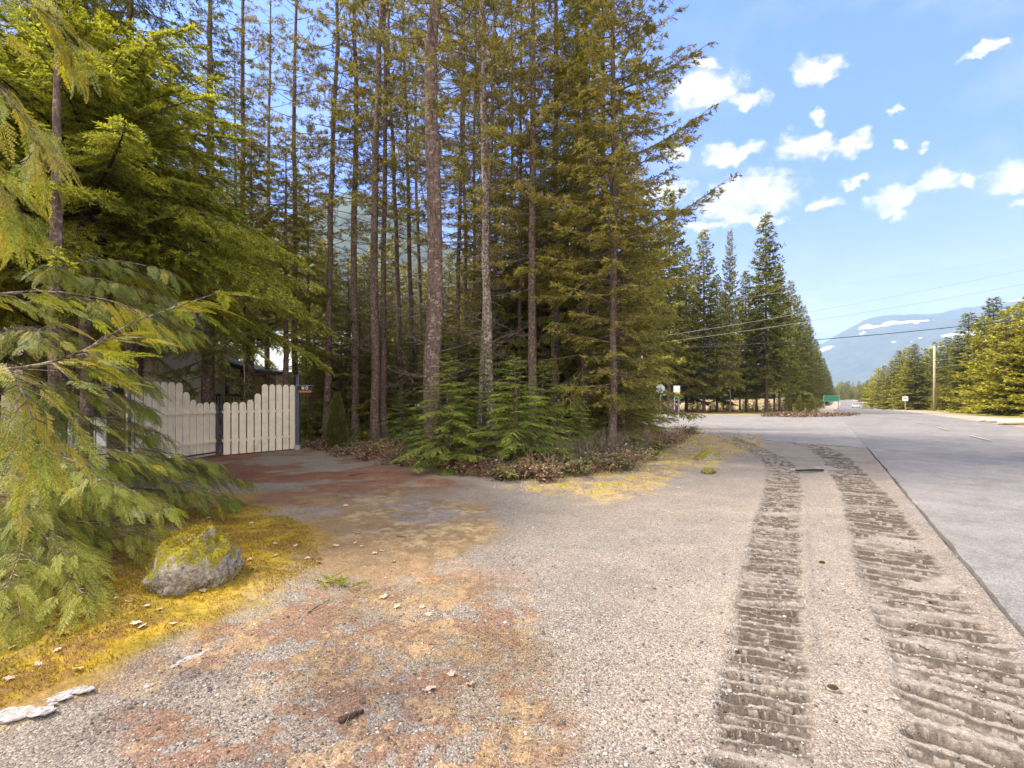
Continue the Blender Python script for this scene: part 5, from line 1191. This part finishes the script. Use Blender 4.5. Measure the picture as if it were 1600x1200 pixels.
x, y, g = scatter(42000, 22, [(-5.6, 15.1), (-2.7, 12.5), (-.2, 10.1), (1.6, 10.4), (4.0, 13.4), (5.6, 17.8), (6.0, 21.5), (2.2, 25.5), (-6, 20)], lambda x, y: .06 + .6 * (fbm(x, y, .8, 3, 3) > .54)); n = len(x); O = np.stack([x, y, ground_z(x, y) + g.uniform(.01, .22, n) ** 1.2], 1)
V, q = kites(O, nrm(g.normal(0, 1, (n, 3)) * [1, 1, .4]), nrm(g.normal(0, .5, (n, 3)) + [0, 0, 1]), g.uniform(.04, .09, n), g.uniform(.025, .05, n), .5)
tag(link('ground_cover', make_mesh('ground_cover', V, q, M['salal'])), 'creeping green leaves carpeting the edge of the grove', 'ground cover', kind='stuff')
MOSS = px_region([(-200, 1235), (0, 1118), (180, 1042), (330, 978), (430, 925), (505, 880), (480, 822), (420, 795), (330, 785), (240, 775), (-300, 860)])
x, y, g = scatter(260000, 23, MOSS, lambda x, y: np.clip((fbm(x, y, 4, 4, 5) - .25) * 2.2, 0, 1) * np.clip(4.5 / y, 0.3, 1)); n = len(x); O = np.stack([x, y, ground_z(x, y) - .002], 1)
V, q = kites(O, nrm(g.normal(0, .6, (n, 3)) + [0, 0, 1]), nrm(g.normal(0, 1, (n, 3)) * [1, 1, .1]), g.uniform(.010, .030, n), g.uniform(.004, .009, n), .5)
tag(link('moss', make_mesh('moss', V, q, M['moss'])), 'yellow moss cushion carpeting the bank below the cedars', 'moss', kind='stuff')
# dry straw on the litter patches
def straw(region, n, seed, name, label, ln=(.05, .16), dens=None, lift=.004, up=.12, wd=(.0015, .003)):
    x, y, g = scatter(n, seed, region, dens); n = len(x); O = np.stack([x, y, ground_z(x, y) + lift], 1); D = nrm(g.normal(0, 1, (n, 3)) * [1, 1, .0] + np.stack([0 * x, 0 * x, np.abs(g.normal(0, up, n))], 1))
    V, q = kites(O, D, nrm(g.normal(0, .3, (n, 3)) + [0, 0, 1]), g.uniform(*ln, n), g.uniform(*wd, n), .4); return tag(link(name, make_mesh(name, V, q, M['straw'])), label, 'dry grass', kind='stuff')
straw(px_region([(330, 1200), (380, 960), (560, 920), (760, 900), (900, 1000), (900, 1200)]), 16000, 31, 'dry_grass', 'thin dry grass blades lying on the gravel at the bottom centre', dens=lambda x, y: np.clip((fbm(x, y, 2.4, 3, 31) - .42) * 5, 0.04, 1), up=.35, ln=(.03, .12), wd=(.0012, .0028))
straw(px_region([(440, 900), (500, 800), (770, 780), (770, 850), (640, 920)]), 9000, 32, 'dry_grass', 'matted tan grass over the driveway moss', ln=(.04, .1), dens=lambda x, y: np.clip((fbm(x, y, 2, 3, 33) - .4) * 4, 0.05, 1))
straw(px_region([(760, 764), (900, 784), (1010, 776), (1065, 735), (1190, 702), (1190, 680), (1075, 668), (1040, 690), (900, 748)]), 26000, 33, 'dry_grass', 'dry yellow grass verge between the undergrowth and the gravel', ln=(.06, .2), up=.8, wd=(.006, .012))
x, y, g = scatter(190000, 34, px_region([(150, 1230), (350, 930), (520, 760), (330, 715), (700, 740), (800, 790), (860, 930), (950, 1230)]), lambda x, y: np.clip((fbm(x, y, .9, 4, 2) * .5 + fbm(x, y, 4, 4, 5) * .5 - .44) * 7, .05, 1)); n = len(x)
O = np.stack([x, y, ground_z(x, y) + .004], 1); V, q = kites(O, nrm(g.normal(0, 1, (n, 3)) * [1, 1, .15]), nrm(g.normal(0, .4, (n, 3)) + [0, 0, 1]), g.uniform(.012, .035, n), g.uniform(.0015, .003, n), .5)
tag(link('needle_litter', make_mesh('needle_litter', V, q, M['brown_leaf'])), 'reddish fallen needles strewn over the gravel drive', 'needle litter', kind='stuff')
# loose stones
def stones():
    t = (1 + 5 ** .5) / 2; I = nrm(np.array([(-1, t, 0), (1, t, 0), (-1, -t, 0), (1, -t, 0), (0, -1, t), (0, 1, t), (0, -1, -t), (0, 1, -t), (t, 0, -1), (t, 0, 1), (-t, 0, -1), (-t, 0, 1)]))
    Fi = np.array([(0, 11, 5), (0, 5, 1), (0, 1, 7), (0, 7, 10), (0, 10, 11), (1, 5, 9), (5, 11, 4), (11, 10, 2), (10, 7, 6), (7, 1, 8), (3, 9, 4), (3, 4, 2), (3, 2, 6), (3, 6, 8), (3, 8, 9), (4, 9, 5), (2, 4, 11), (6, 2, 10), (8, 6, 7), (9, 8, 1)])
    x, y, g = scatter(50000, 41, px_region([(-100, 1300), (330, 985), (480, 890), (760, 820), (1000, 790), (1300, 760), (1420, 790), (1700, 1050), (2000, 1300)]), lambda x, y: np.clip(3.0 / y, .0, 1) ** 2.0 * (.35 + .65 * (fbm(x, y, 1.2, 3, 70) > .5)) * (1 - .9 * (line_coord(x, y, ROAD_C)[2] < 4.15))); n = len(x)
    s = np.minimum(g.gamma(3.0, .0012, n) + .002, .014); S = s[:, None] * g.uniform(.7, 1.3, (n, 3)) * [1, 1, .65]; P = np.stack([x, y, ground_z(x, y) + s * .2], 1)
    V = P[:, None] + I[None] * S[:, None] * g.uniform(.85, 1.15, (n, 12, 1)); q = (Fi[None] + (np.arange(n) * 12)[:, None, None]).reshape(-1, 3)
    tag(link('loose_gravel', make_mesh('loose_gravel', V.reshape(-1, 3), q, M['pebble'])), 'small loose stones lying over the foreground gravel', 'gravel', kind='stuff')
stones()
# fallen broad leaves
def leaf_mesh(seed):
    g = np.random.default_rng(seed); n = 22; t = np.linspace(-PI, PI, n, endpoint=False); r = .5 + .28 * np.abs(np.cos(t * 2.5)) ** 1.5 + g.normal(0, .04, n); r = r * (1 - .25 * (np.abs(t) > 2.7))
    V = [(0, 0, .12)] + [(r[i] * math.cos(t[i]), r[i] * math.sin(t[i]) * .85, .12 * g.random() + .14 * abs(math.sin(t[i] * 2))) for i in range(n)]
    tri = np.array([(0, 1 + i, 1 + (i + 1) % n) for i in range(n)]); return make_mesh('fallen_leaf', V, tri, M['pale_leaf'], True)
LM = [leaf_mesh(60 + k) for k in range(5)]
lv = [(60, 1052), (122, 1058), (42, 985), (50, 1000), (212, 990), (230, 960), (317, 933), (430, 876), (487, 850), (462, 862), (480, 876), (498, 882), (585, 866), (596, 862), (565, 855), (615, 878), (430, 858), (360, 840), (325, 817), (310, 838), (393, 822), (506, 910), (600, 935), (705, 1056), (735, 1070), (672, 1080), (100, 958), (200, 955), (180, 950), (140, 968), (75, 990), (330, 860), (390, 885), (395, 830), (250, 965), (15, 1075), (90, 1030), (670, 962), (1060, 762), (925, 755), (385, 705), (560, 835), (555, 850), (525, 855), (222, 992), (270, 985), (20, 1020), (660, 950), (620, 950), (470, 800), (540, 790), (100, 1005)]
for i, (u, v) in enumerate(lv):
    x, y = G(u, v); o = link('fallen_leaf', LM[i % 5]); s = random.uniform(.035, .065) * (.8 if y < 4 else 1.0); o.location = (x, y, float(ground_z([x], [y])[0]) + .008); o.rotation_euler = (random.uniform(-.35, .35), random.uniform(-.35, .35), random.uniform(0, 6)); o.scale = (s, s, s)
    tag(o, 'pale curled dead leaf lying on the moss and gravel', 'leaf', 'pale fallen leaves')
# soil heap line at the junction
x, y, g = scatter(9000, 51, [G(1190, 650.5), G(1250, 652), G(1325, 650), G(1345, 647.3), G(1250, 645.5), G(1190, 647.5)]); n = len(x); O = np.stack([x, y, H(x, y) + g.uniform(0, .16, n)], 1)
V, q = kites(O, nrm(g.normal(0, 1, (n, 3))), nrm(g.normal(0, 1, (n, 3))), g.uniform(.08, .25, n), g.uniform(.05, .12, n), .5); tag(link('soil_clods', make_mesh('soil_clods', V, q, M['brown_leaf'])), 'dark reddish soil and bark scraped up along the junction', 'soil', kind='stuff')

# ------------------------------------------------------------ haze
def build_haze():
    mb = MB(); mb.box((700, 3350, 455), (11000, 7100, 1050)); o = mb.build('haze', None); tag(o, 'thin bluish valley haze', 'haze', kind='stuff')
    m = bpy.data.materials.new('haze_air'); m.use_nodes = True; T = NT(m.node_tree)
    v = T.n('ShaderNodeVolumePrincipled', {'Color': (.50, .70, 1.0, 1), 'Density': 0.00014, 'Anisotropy': .0}); out = T.n('ShaderNodeOutputMaterial'); m.node_tree.links.new(v.outputs[0], out.inputs['Volume'])
    o.data.materials.append(m)
build_haze()
print('objects', len(bpy.data.objects))
